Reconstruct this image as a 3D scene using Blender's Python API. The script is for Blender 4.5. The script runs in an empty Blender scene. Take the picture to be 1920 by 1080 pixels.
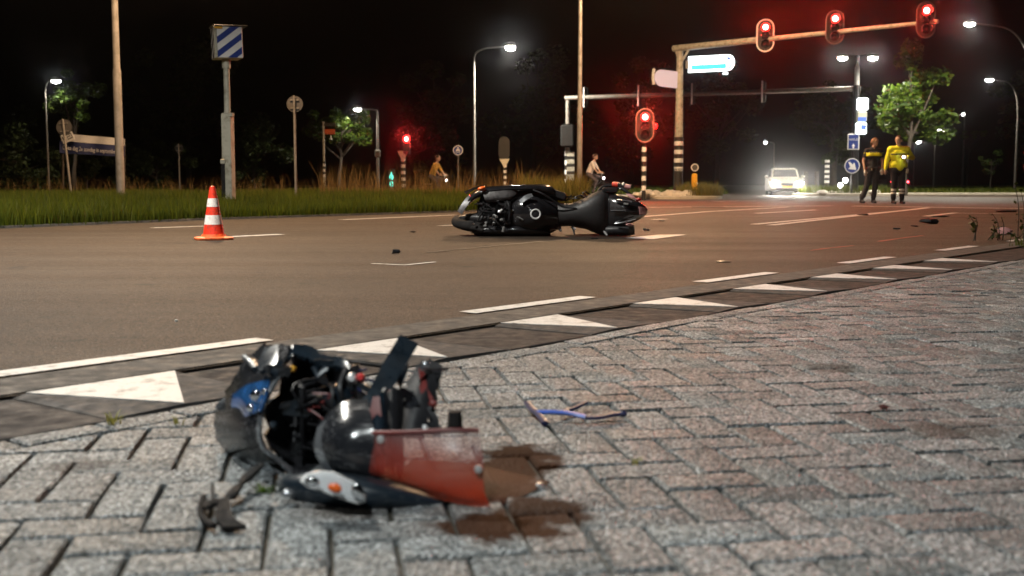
import bpy, bmesh, math, random
import numpy as np
from mathutils import Vector, Matrix, Euler, noise
rnd = random.Random(7)
nrng = np.random.default_rng(11)
R = math.radians
SC = bpy.context.scene
COL = SC.collection

# ------------------------------------------------------------------ camera
CAM_H, FPX, HOR = 0.56, 2100.0, 346.0
PITCH = math.atan((540 - HOR) / FPX)
cam_d = bpy.data.cameras.new('camera')
cam = bpy.data.objects.new('camera', cam_d); COL.objects.link(cam)
cam.location = (0, 0, CAM_H); cam.rotation_euler = (math.pi / 2 - PITCH, 0, 0)
cam_d.sensor_width = 36; cam_d.lens = 36 * FPX / 1920
cam_d.clip_start = 0.05; cam_d.clip_end = 1500
cam_d.dof.use_dof = True; cam_d.dof.focus_distance = 7.5; cam_d.dof.aperture_fstop = 4.0
SC.camera = cam
# ------------------------------------------------------------------ night sky, moonless
w = bpy.data.worlds.new('World'); SC.world = w; w.use_nodes = True
nt = w.node_tree; bg = nt.nodes['Background']
sky = nt.nodes.new('ShaderNodeTexSky'); sky.sky_type = 'NISHITA'; sky.sun_disc = False
sky.sun_elevation = R(-4); sky.sun_rotation = R(200)
nt.links.new(sky.outputs[0], bg.inputs[0]); bg.inputs[1].default_value = 0.03
sun_d = bpy.data.lights.new('moon', 'SUN'); sun_d.energy = 0.004; sun_d.angle = R(4); sun_d.color = (0.8, 0.88, 1)
sun = bpy.data.objects.new('moon', sun_d); COL.objects.link(sun); sun.rotation_euler = (R(40), R(-25), 0)
# ------------------------------------------------------------------ exposure
SC.view_settings.view_transform = 'Standard'; SC.view_settings.look = 'None'
SC.view_settings.exposure = 0.72; SC.view_settings.gamma = 1; SC.view_settings.use_curve_mapping = False
SC.cycles.use_denoising = True
SC.cycles.sample_clamp_indirect = 4
SC.cycles.sample_clamp_direct = 60
SC.cycles.max_bounces = 6; SC.cycles.diffuse_bounces = 2; SC.cycles.glossy_bounces = 3
SC.cycles.transmission_bounces = 6; SC.cycles.transparent_max_bounces = 12
SC.cycles.caustics_reflective = False; SC.cycles.caustics_refractive = False

def ray(px, py):
    u, v = px - 960, 540 - py
    return u, FPX * math.cos(PITCH) + v * math.sin(PITCH), v * math.cos(PITCH) - FPX * math.sin(PITCH)
def at(px, py, d):
    u, f, q = ray(px, py); return Vector((u * d / f, d, CAM_H + q * d / f))
def gnd(px, py, z=0.0):
    u, f, q = ray(px, py); t = (z - CAM_H) / q; return Vector((u * t, f * t, z))

# ------------------------------------------------------------------ mesh builder
class MB:
    def __init__(s): s.v = []; s.f = []; s.m = []; s.mi = 0
    def add(s, vs, fs):
        o = len(s.v); s.v += [Vector(p) for p in vs]
        for f in fs: s.f.append([i + o for i in f]); s.m.append(s.mi)
        return s
    def box(s, c, size, rot=None):
        c = Vector(c); h = [k / 2 for k in size]
        M = Euler(rot).to_matrix() if rot else Matrix.Identity(3)
        vs = [c + M @ Vector((x * h[0], y * h[1], z * h[2])) for x in (-1, 1) for y in (-1, 1) for z in (-1, 1)]
        return s.add(vs, [(0, 1, 3, 2), (4, 6, 7, 5), (0, 4, 5, 1), (2, 3, 7, 6), (0, 2, 6, 4), (1, 5, 7, 3)])
    def bbox(s, c, size, b=0.01, rot=None):          # chamfered box
        c = Vector(c); M = Euler(rot).to_matrix() if rot else Matrix.Identity(3)
        hx, hy, hz = [k / 2 for k in size]; b = min(b, hx * .9, hy * .9, hz * .9)
        rings = []
        for z, i in ((-hz, b), (-hz + b, 0), (hz - b, 0), (hz, b)):
            x, y = hx - i, hy - i; k = b * .6
            rings.append([c + M @ Vector(p) for p in ((-x + k, -y, z), (x - k, -y, z), (x, -y + k, z), (x, y - k, z), (x - k, y, z), (-x + k, y, z), (-x, y - k, z), (-x, -y + k, z))])
        return s.loft(rings)
    def loft(s, rings, caps=True, closed=True):
        n = len(rings[0]); vs = [p for r in rings for p in r]; fs = []
        for i in range(len(rings) - 1):
            for j in range(n if closed else n - 1):
                a = i * n + j; b = i * n + (j + 1) % n
                fs.append((a, b, b + n, a + n))
        if caps:
            fs.append(tuple(range(n))[::-1]); fs.append(tuple((len(rings) - 1) * n + j for j in range(n)))
        return s.add(vs, fs)
    def tube(s, pts, rad, n=10, caps=True, flat=1.0):
        pts = [Vector(p) for p in pts]
        if not isinstance(rad, (list, tuple)): rad = [rad] * len(pts)
        rings = []; up = None
        for i, p in enumerate(pts):
            t = (pts[min(i + 1, len(pts) - 1)] - pts[max(i - 1, 0)]).normalized()
            if up is None:
                up = Vector((0, 0, 1)) if abs(t.z) < .9 else Vector((0, 1, 0))
            a = t.cross(up).normalized(); b = a.cross(t).normalized(); up = b
            rings.append([p + (a * math.cos(2 * math.pi * k / n) + b * math.sin(2 * math.pi * k / n) * flat) * rad[i] for k in range(n)])
        return s.loft(rings, caps)
    def cyl(s, a, b, r, r2=None, n=14): return s.tube([a, b], [r, r if r2 is None else r2], n)
    def lathe(s, prof, c=(0, 0, 0), n=24, M=None, caps=False):
        c = Vector(c); M = M or Matrix.Identity(3)
        rings = [[c + M @ Vector((r * math.cos(2 * math.pi * k / n), r * math.sin(2 * math.pi * k / n), z)) for k in range(n)] for r, z in prof]
        return s.loft(rings, caps)
    def ell(s, c, r, n=14, m=8, M=None):
        prof = []
        M = M or Matrix.Identity(3); c = Vector(c)
        rings = []
        for i in range(m + 1):
            a = math.pi * (i / m - .5); a = max(-1.5, min(1.5, a))
            rings.append([c + M @ Vector((r[0] * math.cos(a) * math.cos(2 * math.pi * k / n), r[1] * math.cos(a) * math.sin(2 * math.pi * k / n), r[2] * math.sin(a))) for k in range(n)])
        return s.loft(rings)
    def torus(s, c, R_, r, n=32, m=10, M=None):
        M = M or Matrix.Identity(3); c = Vector(c); vs = []; fs = []
        for i in range(n):
            a = 2 * math.pi * i / n
            for j in range(m):
                b = 2 * math.pi * j / m; q = R_ + r * math.cos(b)
                vs.append(c + M @ Vector((q * math.cos(a), q * math.sin(a), r * math.sin(b))))
                fs.append((i * m + j, ((i + 1) % n) * m + j, ((i + 1) % n) * m + (j + 1) % m, i * m + (j + 1) % m))
        return s.add(vs, fs)
    def prism(s, outline, fn, t0, t1):               # fn(a,b,t) -> point
        return s.loft([[Vector(fn(a, b, t0)) for a, b in outline], [Vector(fn(a, b, t1)) for a, b in outline]])
    def sheet(s, ctrl, t=0.004, ru=4, rv=4, jag=0.0):         # smooth thick sheet through a control grid; jag tears its border
        g = catgrid(ctrl, ru, rv); nr, nc = len(g), len(g[0])
        if jag:
            jr = random.Random(int(abs(g[0][0].x * 9999)) + nr)
            for i in range(nr):
                for j in range(nc):
                    if i in (0, nr - 1) or j in (0, nc - 1):
                        i2 = min(max(i, 1), nr - 2); j2 = min(max(j, 1), nc - 2); k = jr.random() ** 2 * jag
                        g[i][j] = g[i][j].lerp(g[i2][j2], k) if jr.random() < .75 else g[i][j] + (g[i][j] - g[i2][j2]) * k
        nor = [[None] * nc for _ in range(nr)]
        for i in range(nr):
            for j in range(nc):
                a = g[min(i + 1, nr - 1)][j] - g[max(i - 1, 0)][j]; b = g[i][min(j + 1, nc - 1)] - g[i][max(j - 1, 0)]
                q = a.cross(b); nor[i][j] = q.normalized() if q.length > 1e-12 else Vector((0, -1, 0))
        vs = [g[i][j] for i in range(nr) for j in range(nc)] + [g[i][j] + nor[i][j] * t for i in range(nr) for j in range(nc)]
        N = nr * nc; fs = []
        for i in range(nr - 1):
            for j in range(nc - 1):
                a = i * nc + j; q = (a, a + 1, a + nc + 1, a + nc)
                fs.append(q); fs.append(tuple(k + N for k in q[::-1]))
        loop = [j for j in range(nc)] + [i * nc + nc - 1 for i in range(1, nr)] + [(nr - 1) * nc + j for j in range(nc - 2, -1, -1)] + [i * nc for i in range(nr - 2, 0, -1)]
        for k in range(len(loop)):
            a, b = loop[k], loop[(k + 1) % len(loop)]; fs.append((a, a + N, b + N, b))
        return s.add(vs, fs)
    def mesh(s, name, sharp=0.7, smooth=True):
        me = bpy.data.meshes.new(name); me.from_pydata([tuple(p) for p in s.v], [], s.f)
        if any(s.m): me.polygons.foreach_set('material_index', s.m)
        bm = bmesh.new(); bm.from_mesh(me); bmesh.ops.recalc_face_normals(bm, faces=bm.faces)
        if smooth:
            for f in bm.faces: f.smooth = True
            for e in bm.edges:
                if len(e.link_faces) == 2 and e.calc_face_angle(0) > sharp: e.smooth = False
        bm.to_mesh(me); bm.free(); me.update()
        return me
    def build(s, name, mat, parent=None, sharp=0.7, smooth=True, loc=None, rot=None, **kw):
        me = s.mesh(name, sharp, smooth)
        for m in (mat if isinstance(mat, (list, tuple)) else [mat]): me.materials.append(m)
        return link(name, me, parent, loc, rot, **kw)
def cr(p0, p1, p2, p3, t):
    return ((p1 * 2) + (p2 - p0) * t + (p0 * 2 - p1 * 5 + p2 * 4 - p3) * t * t + (p1 * 3 - p0 - p2 * 3 + p3) * t ** 3) * .5
def catline(p, k):
    p = [Vector(q) for q in p]; out = []
    for i in range(len(p) - 1):
        a = p[i - 1] if i else p[0] * 2 - p[1]; d = p[i + 2] if i + 2 < len(p) else p[-1] * 2 - p[-2]
        out += [cr(a, p[i], p[i + 1], d, j / k) for j in range(k)]
    return out + [p[-1].copy()]
def catgrid(c, ru, rv):
    rows = [catline(r, ru) for r in c]; cols = [catline([r[j] for r in rows], rv) for j in range(len(rows[0]))]
    return [[cols[j][i] for j in range(len(cols))] for i in range(len(cols[0]))]
def link(name, data, parent=None, loc=None, rot=None, label=None, cat=None, group=None, kind=None):
    o = bpy.data.objects.new(name, data); COL.objects.link(o)
    if parent: o.parent = parent
    if loc is not None: o.location = loc
    if rot is not None: o.rotation_euler = rot
    return tag(o, label, cat, group, kind)
def tag(o, label=None, cat=None, group=None, kind=None):
    for k, v in (('label', label), ('category', cat), ('group', group), ('kind', kind)):
        if v: o[k] = v
    return o
def thing(name, label, cat, loc=(0, 0, 0), rz=0, group=None, rot=None):
    return link(name, None, None, loc, rot or (0, 0, rz), label, cat, group)
def rotz(a): return Matrix.Rotation(a, 3, 'Z')
def dirM(d):                                        # matrix taking +Z to direction d
    return Vector((0, 0, 1)).rotation_difference(Vector(d)).to_matrix()
def text(name, body, size, mat, parent, loc, rot, align='CENTER', squeeze=1.0):
    c = bpy.data.curves.new(name, 'FONT'); c.body = body; c.size = size; c.extrude = 0.002
    c.align_x = align; c.align_y = 'CENTER'; c.materials.append(mat); c.resolution_u = 3
    tmp = link(name, c); dg = bpy.context.evaluated_depsgraph_get(); me = bpy.data.meshes.new_from_object(tmp.evaluated_get(dg))
    bpy.data.objects.remove(tmp); bpy.data.curves.remove(c)
    o = link(name, me, parent, loc, rot); o.scale = (squeeze, 1, 1); return o

# ------------------------------------------------------------------ materials
def base_mat(name):
    m = bpy.data.materials.new(name); m.use_nodes = True
    return m, m.node_tree.nodes, m.node_tree.links, m.node_tree.nodes['Principled BSDF']
def coords(n, l, world=False, scale=1.0):
    if world: return n.new('ShaderNodeNewGeometry').outputs['Position']
    return n.new('ShaderNodeTexCoord').outputs['Object']
def nz(n, l, co, scale, detail=3, rough=.6):
    t = n.new('ShaderNodeTexNoise'); t.inputs['Scale'].default_value = scale; t.inputs['Detail'].default_value = detail
    t.inputs['Roughness'].default_value = rough; l.new(co, t.inputs['Vector']); return t.outputs['Fac']
def ramp(n, l, f, stops):
    r = n.new('ShaderNodeValToRGB'); e = r.color_ramp.elements
    while len(e) < len(stops): e.new(.5)
    for el, (p, c) in zip(e, stops): el.position = p; el.color = (*c, 1) if not isinstance(c, float) else (c, c, c, 1)
    l.new(f, r.inputs[0]); return r.outputs[0]
def mixc(n, l, f, a, b, mode='MIX'):
    x = n.new('ShaderNodeMix'); x.data_type = 'RGBA'; x.blend_type = mode
    for s_, v in ((x.inputs[0], f), (x.inputs[6], a), (x.inputs[7], b)):
        if hasattr(v, 'is_linked'): l.new(v, s_)
        elif isinstance(v, (int, float)): s_.default_value = v
        else: s_.default_value = (*v, 1)
    return x.outputs[2]
def mth(n, l, op, a, b=0.0):
    x = n.new('ShaderNodeMath'); x.operation = op
    for s_, v in ((x.inputs[0], a), (x.inputs[1], b)):
        if hasattr(v, 'is_linked'): l.new(v, s_)
        else: s_.default_value = v
    return x.outputs[0]
def bump(n, l, h, strength, dist, b):
    x = n.new('ShaderNodeBump'); x.inputs['Strength'].default_value = strength; x.inputs['Distance'].default_value = dist
    l.new(h, x.inputs['Height']); l.new(x.outputs[0], b.inputs['Normal'])
def pm(name, col, rough=.5, metal=0.0, var=.25, vs=6.0, bmp=0.0, bs=60.0, spec=.5, coat=0.0, dirt=None):
    m, n, l, b = base_mat(name); co = coords(n, l)
    f = nz(n, l, co, vs, 4)
    c2 = tuple(min(1, k * (1 + var)) for k in col); c1 = tuple(k * (1 - var) for k in col)
    c = ramp(n, l, f, [(.3, c1), (.7, c2)])
    if dirt:
        g = nz(n, l, co, vs * 2.3, 5); c = mixc(n, l, ramp(n, l, g, [(.48, 0.0), (.68, 1.0)]), c, dirt)
    l.new(c, b.inputs['Base Color'])
    l.new(ramp(n, l, nz(n, l, co, vs * 3, 3), [(.3, max(.02, rough * .75)), (.7, min(1.0, rough * 1.25))]), b.inputs['Roughness'])
    b.inputs['Metallic'].default_value = metal; b.inputs['Specular IOR Level'].default_value = spec
    b.inputs['Coat Weight'].default_value = coat; b.inputs['Coat Roughness'].default_value = .06
    if bmp: bump(n, l, nz(n, l, co, bs, 3), bmp, .01, b)
    return m
def emit(name, col, strength, edge=None):
    m, n, l, b = base_mat(name); b.inputs['Base Color'].default_value = (*col, 1); b.inputs['Roughness'].default_value = .3
    b.inputs['Emission Color'].default_value = (*col, 1); b.inputs['Emission Strength'].default_value = strength
    m.cycles.emission_sampling = 'NONE' if strength < 6 else 'AUTO'
    return m
M = {}
M['black_gloss'] = pm('black_gloss', (.012, .012, .014), .16, var=.5, vs=9, coat=.6)
M['black_plastic'] = pm('black_plastic', (.014, .014, .016), .45, var=.4, vs=14, bmp=.1, bs=220, spec=.25)
M['navy_plastic'] = pm('navy_plastic', (.01, .017, .025), .3, var=.4, vs=12, coat=.2)
M['rubber'] = pm('rubber', (.016, .015, .015), .8, spec=.1, var=.4, vs=20, bmp=.2, bs=150)
M['leather'] = pm('leather', (.016, .015, .016), .5, var=.3, vs=20, bmp=.15, bs=300)
M['grey_panel'] = pm('grey_panel', (.05, .045, .047), .35, var=.3, vs=9, dirt=(.02, .02, .02))
M['steel'] = pm('steel', (.5, .5, .5), .3, 1.0, var=.2, vs=20)
M['alu'] = pm('alu', (.62, .62, .62), .3, .7, var=.15, vs=12)
M['dark_metal'] = pm('dark_metal', (.06, .06, .065), .35, .8, var=.4, vs=18, bmp=.15, bs=80)
M['galv'] = pm('galv', (.2, .19, .175), .55, .3, var=.18, vs=3, bmp=.03, bs=30, dirt=(.14, .13, .11))
M['grey_paint'] = pm('grey_paint', (.16, .15, .135), .5, var=.15, vs=4, dirt=(.1, .09, .07))
M['beige_paint'] = pm('beige_paint', (.42, .4, .33), .5, var=.12, vs=3, dirt=(.22, .2, .15))
M['black_paint'] = pm('black_paint', (.015, .015, .015), .5, var=.3)
M['white_paint'] = pm('white_paint', (.72, .72, .7), .45, var=.08, vs=8, dirt=(.5, .48, .44))
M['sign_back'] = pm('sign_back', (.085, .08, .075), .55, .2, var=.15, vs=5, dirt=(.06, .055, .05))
M['sign_blue'] = pm('sign_blue', (.015, .04, .22), .35, var=.1)
M['sign_white'] = pm('sign_white', (.7, .7, .7), .35, var=.05)
M['sign_red'] = pm('sign_red', (.5, .03, .02), .35, var=.1)
M['cone_red'] = pm('cone_red', (.75, .04, .015), .42, var=.12, vs=12, dirt=(.35, .05, .03))
M['cone_base'] = pm('cone_base', (.75, .13, .03), .45, var=.15, vs=12, dirt=(.3, .08, .04))
M['cone_white'] = pm('cone_white', (.8, .74, .7), .3, var=.06, vs=14, dirt=(.55, .5, .46))
M['yellow_plastic'] = pm('yellow_plastic', (.75, .38, .02), .45, var=.1)
M['orange_plastic'] = pm('orange_plastic', (.75, .13, .02), .25, var=.1)
M['red_plastic'] = pm('red_plastic', (.42, .02, .02), .3, var=.2)
M['pink_panel'] = pm('pink_panel', (.6, .3, .29), .4, var=.15)
M['navy_cloth'] = pm('navy_cloth', (.01, .012, .02), .85, var=.3, vs=30, bmp=.3, bs=40)
M['hiviz'] = pm('hiviz', (.78, .8, .02), .7, var=.18, vs=9, bmp=.5, bs=14)
M['reflective'] = pm('reflective', (.8, .8, .78), .35, var=.06)
M['skin'] = pm('skin', (.46, .31, .25), .5, var=.1, vs=20)
M['white_glove'] = pm('white_glove', (.8, .82, .85), .6, var=.05)
M['hair_blond'] = pm('hair_blond', (.13, .07, .03), .6, var=.3, vs=40)
M['hair_dark'] = pm('hair_dark', (.05, .025, .015), .6, var=.3, vs=40)
M['white_shirt'] = pm('white_shirt', (.78, .72, .7), .8, var=.12, vs=14, bmp=.4, bs=18)
M['yellow_shirt'] = pm('yellow_shirt', (.6, .36, .08), .8, var=.2, vs=14, bmp=.4, bs=18)
M['jeans'] = pm('jeans', (.1, .09, .12), .85, var=.2, vs=20)
M['car_white'] = pm('car_white', (.34, .32, .27), .3, var=.04, coat=.5)
M['car_dark'] = pm('car_dark', (.03, .03, .035), .25, var=.1, coat=.5)
M['blue_strap'] = pm('blue_strap', (.03, .09, .42), .35, var=.25, vs=30)
M['navy_strap'] = pm('navy_strap', (.012, .016, .06), .4, var=.25, vs=30)
M['chrome'] = pm('chrome', (.85, .87, .9), .08, 1.0, var=.05)
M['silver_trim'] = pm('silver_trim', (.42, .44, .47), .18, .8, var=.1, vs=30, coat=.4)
M['stone'] = pm('stone', (.5, .46, .4), .8, var=.25, vs=4, bmp=.5, bs=20)
M['bark'] = pm('bark', (.05, .04, .03), .9, var=.4, vs=8, bmp=.8, bs=12)
def glassy(name, col, rough=.05, trans=1.0, alpha=1.0, ior=1.4):
    m, n, l, b = base_mat(name); b.inputs['Base Color'].default_value = (*col, 1); b.inputs['Roughness'].default_value = rough
    b.inputs['Transmission Weight'].default_value = trans; b.inputs['IOR'].default_value = ior; b.inputs['Alpha'].default_value = alpha
    return m
M['car_glass'] = pm('car_glass', (.02, .02, .022), .06, var=.1, spec=.8)
M['clear_lens'] = glassy('clear_lens', (.9, .95, 1), .04, .0, .18)
def screen_mat():                                     # scratched, red tinted acrylic
    m, n, l, b = base_mat('red_acrylic'); co = coords(n, l)
    sep = n.new('ShaderNodeSeparateXYZ'); l.new(co, sep.inputs[0]); f = mth(n, l, 'ADD', sep.outputs[2], mth(n, l, 'MULTIPLY', mth(n, l, 'SUBTRACT', nz(n, l, co, 9, 4), .5), .05)); s2 = nz(n, l, co, 70, 3)
    l.new(ramp(n, l, f, [(.02, (.52, .042, .01)), (.06, (.42, .05, .03)), (.12, (.2, .1, .095))]), b.inputs['Base Color'])
    l.new(ramp(n, l, s2, [(.3, .2), (.7, .5)]), b.inputs['Roughness'])
    l.new(ramp(n, l, f, [(.02, .5), (.12, .27)]), b.inputs['Alpha'])
    b.inputs['Subsurface Weight'].default_value = 0
    return m
M['red_acrylic'] = screen_mat()
M['smoke_acrylic'] = glassy('smoke_acrylic', (.05, .015, .009), .5, .0, .55); M['smoke_acrylic'].node_tree.nodes['Principled BSDF'].inputs['Specular IOR Level'].default_value = .12
M['lamp_lens'] = emit('lamp_lens', (1, .95, .86), 60)
M['lamp_lens_far'] = emit('lamp_lens_far', (1, .97, .92), 18)
M['red_light'] = emit('red_light', (1, .006, .005), 7)
M['red_core'] = emit('red_core', (1, .32, .26), 12)
M['green_light'] = emit('green_light', (.1, .9, .7), 1.2)
M['head_light'] = emit('head_light', (1, .93, .8), 120)
M['tail_light'] = emit('tail_light', (1, .05, .07), 12)
M['sign_lit_white'] = emit('sign_lit_white', (.9, 1, 1), 2.2)
M['sign_lit_cyan'] = emit('sign_lit_cyan', (.05, .55, .75), .9)
M['sign_lit_blue'] = emit('sign_lit_blue', (.08, .16, .6), .5)
M['sign_lit_grey'] = emit('sign_lit_grey', (.5, .5, .42), .16)
M['sign_lit_soft'] = emit('sign_lit_soft', (.5, .5, .7), .13)
M['torch_light'] = emit('torch_light', (1, 1, .95), 12)

def asphalt():
    m, n, l, b = base_mat('asphalt'); co = coords(n, l, True)
    vo = n.new('ShaderNodeTexVoronoi'); vo.inputs['Scale'].default_value = 150; l.new(co, vo.inputs['Vector'])
    big = nz(n, l, co, .35, 5, .55); mid = nz(n, l, co, 5, 4)
    c = mixc(n, l, ramp(n, l, vo.outputs['Color'], [(.25, 0.0), (.8, 1.0)]), (.019, .0128, .0085), (.088, .057, .036))
    c = mixc(n, l, .85, c, ramp(n, l, big, [(.35, .6), (.65, 1.12)]), 'MULTIPLY')
    c = mixc(n, l, .7, c, ramp(n, l, mid, [(.3, .75), (.7, 1.15)]), 'MULTIPLY')
    # tyre-polished streaks along the carriageway
    mp = n.new('ShaderNodeMapping'); mp.inputs['Rotation'].default_value = (0, 0, R(-20)); mp.inputs['Scale'].default_value = (.06, .9, 1)
    l.new(co, mp.inputs['Vector']); st = nz(n, l, mp.outputs[0], 1.6, 3)
    c = mixc(n, l, .55, c, ramp(n, l, st, [(.35, .85), (.65, 1.08)]), 'MULTIPLY')
    sp = nz(n, l, co, 95, 0); c = mixc(n, l, ramp(n, l, sp, [(.76, 0.0), (.8, .75)]), c, (.26, .24, .21)); c = mixc(n, l, ramp(n, l, nz(n, l, co, 2.3, 5, .65), [(.3, .7), (.38, 0.0)]), c, (.012, .01, .009))
    l.new(c, b.inputs['Base Color'])
    l.new(ramp(n, l, st, [(.3, .62), (.7, .76)]), b.inputs['Roughness']); b.inputs['Specular IOR Level'].default_value = .3
    h = mth(n, l, 'ADD', vo.outputs['Distance'], nz(n, l, co, 60, 3)); bump(n, l, h, 1.0, .008, b)
    return m
M['asphalt'] = asphalt()
STAINS = []   # (centre, half length, half width, angle, strength) in metres on the paving
def paver_mat(name, stains):
    m, n, l, b = base_mat(name); co = coords(n, l, True)
    g = n.new('ShaderNodeNewGeometry'); oi = n.new('ShaderNodeObjectInfo')
    r = mth(n, l, 'FRACT', mth(n, l, 'ADD', g.outputs['Random Per Island'], oi.outputs['Random']))
    vo = n.new('ShaderNodeTexVoronoi'); vo.inputs['Scale'].default_value = 135; l.new(co, vo.inputs['Vector'])
    vo2 = n.new('ShaderNodeTexVoronoi'); vo2.inputs['Scale'].default_value = 260; l.new(co, vo2.inputs['Vector'])
    c = mixc(n, l, ramp(n, l, vo.outputs['Color'], [(.2, 0.0), (.85, 1.0)]), (.046, .05, .051), (.2, .216, .222))
    fine = nz(n, l, co, 420, 2); c = mixc(n, l, .6, c, ramp(n, l, fine, [(.3, .62), (.7, 1.25)]), 'MULTIPLY')
    peb = ramp(n, l, vo2.outputs['Color'], [(.74, 0.0), (.84, 1.0)]); c = mixc(n, l, mth(n, l, 'MULTIPLY', peb, .75), c, (.62, .65, .66))
    c = mixc(n, l, 1.0, c, ramp(n, l, r, [(0, .74), (1, 1.18)]), 'MULTIPLY')
    c = mixc(n, l, .8, c, ramp(n, l, nz(n, l, co, 3.2, 4), [(.3, .62), (.65, 1.12)]), 'MULTIPLY')
    rough = ramp(n, l, vo.outputs['Color'], [(.2, .85), (.85, .42)])
    mask = None
    sep = n.new('ShaderNodeSeparateXYZ'); l.new(co, sep.inputs[0])
    wob = mth(n, l, 'MULTIPLY', mth(n, l, 'SUBTRACT', nz(n, l, co, 14, 6, .7), .5), 1.7)
    for (cx, cy), a, bb, an, s_ in stains:
        dx = mth(n, l, 'SUBTRACT', sep.outputs[0], cx); dy = mth(n, l, 'SUBTRACT', sep.outputs[1], cy)
        u = mth(n, l, 'ADD', mth(n, l, 'MULTIPLY', dx, math.cos(an) / a), mth(n, l, 'MULTIPLY', dy, math.sin(an) / a))
        v = mth(n, l, 'ADD', mth(n, l, 'MULTIPLY', dx, -math.sin(an) / bb), mth(n, l, 'MULTIPLY', dy, math.cos(an) / bb))
        q = mth(n, l, 'SQRT', mth(n, l, 'ADD', mth(n, l, 'MULTIPLY', u, u), mth(n, l, 'MULTIPLY', v, v)))
        f = ramp(n, l, mth(n, l, 'ADD', q, wob), [(.72, s_), (1.0, 0.0)])
        mask = f if mask is None else mth(n, l, 'MAXIMUM', mask, f)
    if mask is not None:
        c = mixc(n, l, mask, c, (.03, .0085, .0006)); rough = mixc(n, l, mask, rough, (.8, .8, .8))
    l.new(c, b.inputs['Base Color']); l.new(rough, b.inputs['Roughness']); 
    l.new(mth(n, l, 'SUBTRACT', .55, mth(n, l, 'MULTIPLY', mask, .45)) if mask is not None else mth(n, l, 'ADD', .55, 0.0), b.inputs['Specular IOR Level'])
    h = mth(n, l, 'ADD', mth(n, l, 'MULTIPLY', vo.outputs['Distance'], -1.0), nz(n, l, co, 150, 3)); bump(n, l, h, .85, .006, b)
    return m
def leaf_mat(name, a, b_):
    m, n, l, b = base_mat(name); g = n.new('ShaderNodeNewGeometry')
    c = ramp(n, l, g.outputs['Random Per Island'], [(0, a), (1, b_)])
    big = nz(n, l, g.outputs['Position'], .8, 3); c = mixc(n, l, .7, c, ramp(n, l, big, [(.3, .6), (.7, 1.3)]), 'MULTIPLY')
    l.new(c, b.inputs['Base Color']); b.inputs['Roughness'].default_value = .55; b.inputs['Specular IOR Level'].default_value = .25
    tr = n.new('ShaderNodeBsdfTranslucent'); l.new(c, tr.inputs[0]); mx = n.new('ShaderNodeMixShader'); mx.inputs[0].default_value = .35
    l.new(b.outputs[0], mx.inputs[1]); l.new(tr.outputs[0], mx.inputs[2])
    l.new(mx.outputs[0], n['Material Output'].inputs[0]); return m
M['grass'] = leaf_mat('grass', (.025, .048, .003), (.12, .14, .01))
M['dry_weed'] = leaf_mat('dry_weed', (.09, .06, .02), (.26, .17, .06))
M['green_weed'] = leaf_mat('green_weed', (.1, .1, .02), (.2, .17, .04))
M['leaf'] = leaf_mat('leaf', (.018, .045, .005), (.075, .12, .012))
M['leaf_dark'] = leaf_mat('leaf_dark', (.02, .032, .01), (.06, .08, .02))
M['soil'] = pm('soil', (.03, .026, .018), .95, var=.4, vs=3, bmp=.6, bs=18)
M['concrete'] = pm('concrete', (.065, .061, .056), .8, spec=.25, var=.25, vs=5, bmp=.3, bs=90, dirt=(.04, .037, .034))
M['concrete_pale'] = pm('concrete_pale', (.42, .38, .31), .8, var=.2, vs=3, bmp=.3, bs=60)
M['slab'] = pm('slab', (.022, .02, .02), .8, spec=.2, var=.3, vs=5, bmp=.35, bs=140, dirt=(.032, .03, .029))
M['slab_facet_shading'] = pm('slab_facet_shading', (.05, .048, .048), .8, spec=.2, var=.25, vs=8, bmp=.3, bs=140, dirt=(.035, .033, .031))  # paler copy of slab, shading of the tooth flanks put into colour
def paint_mat():
    m, n, l, b = base_mat('road_paint'); co = coords(n, l, True)
    wear = nz(n, l, co, 14, 5, .7); fine = nz(n, l, co, 120, 3)
    c = mixc(n, l, ramp(n, l, wear, [(.34, .75), (.47, 0.0)]), (.52, .51, .49), (.13, .12, .11)); c = mixc(n, l, ramp(n, l, nz(n, l, co, 55, 4, .75), [(.3, .8), (.4, 0.0)]), c, (.1, .09, .085))
    c = mixc(n, l, .5, c, ramp(n, l, fine, [(.3, .75), (.6, 1.1)]), 'MULTIPLY')
    l.new(c, b.inputs['Base Color']); b.inputs['Roughness'].default_value = .6; bump(n, l, fine, .4, .004, b); return m
M['road_paint'] = paint_mat()
M['blue_lens'] = pm('blue_lens', (.02, .08, .22), .08, var=.6, vs=30, coat=.8)
M['banner_navy'] = pm('banner_navy', (.02, .03, .11), .7, var=.2)
M['dull_red'] = pm('dull_red', (.13, .022, .02), .4, var=.3)
M['dark_red'] = pm('dark_red', (.06, .012, .01), .6, var=.3)

def scuffed(name, col, rough):                        # glossy plastic scraped along the road
    m, n, l, b = base_mat(name); co = coords(n, l)
    mp = n.new('ShaderNodeMapping'); mp.inputs['Rotation'].default_value = (.3, .5, .4); mp.inputs['Scale'].default_value = (14, 160, 160); l.new(co, mp.inputs['Vector'])
    sc = nz(n, l, mp.outputs[0], 1, 4, .7); area = nz(n, l, co, 11, 3)
    k = mth(n, l, 'MULTIPLY', ramp(n, l, sc, [(.55, 0.0), (.66, 1.0)]), ramp(n, l, area, [(.42, 0.0), (.6, 1.0)]))
    l.new(mixc(n, l, k, col, (.12, .12, .125)), b.inputs['Base Color']); l.new(mixc(n, l, k, (rough,) * 3, (.6, .6, .6)), b.inputs['Roughness'])
    bump(n, l, sc, .15, .002, b); return m
M['scuffed_black'] = scuffed('scuffed_black', (.014, .015, .018), .18)
M['scuffed_navy'] = scuffed('scuffed_navy', (.01, .016, .023), .28)
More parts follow.
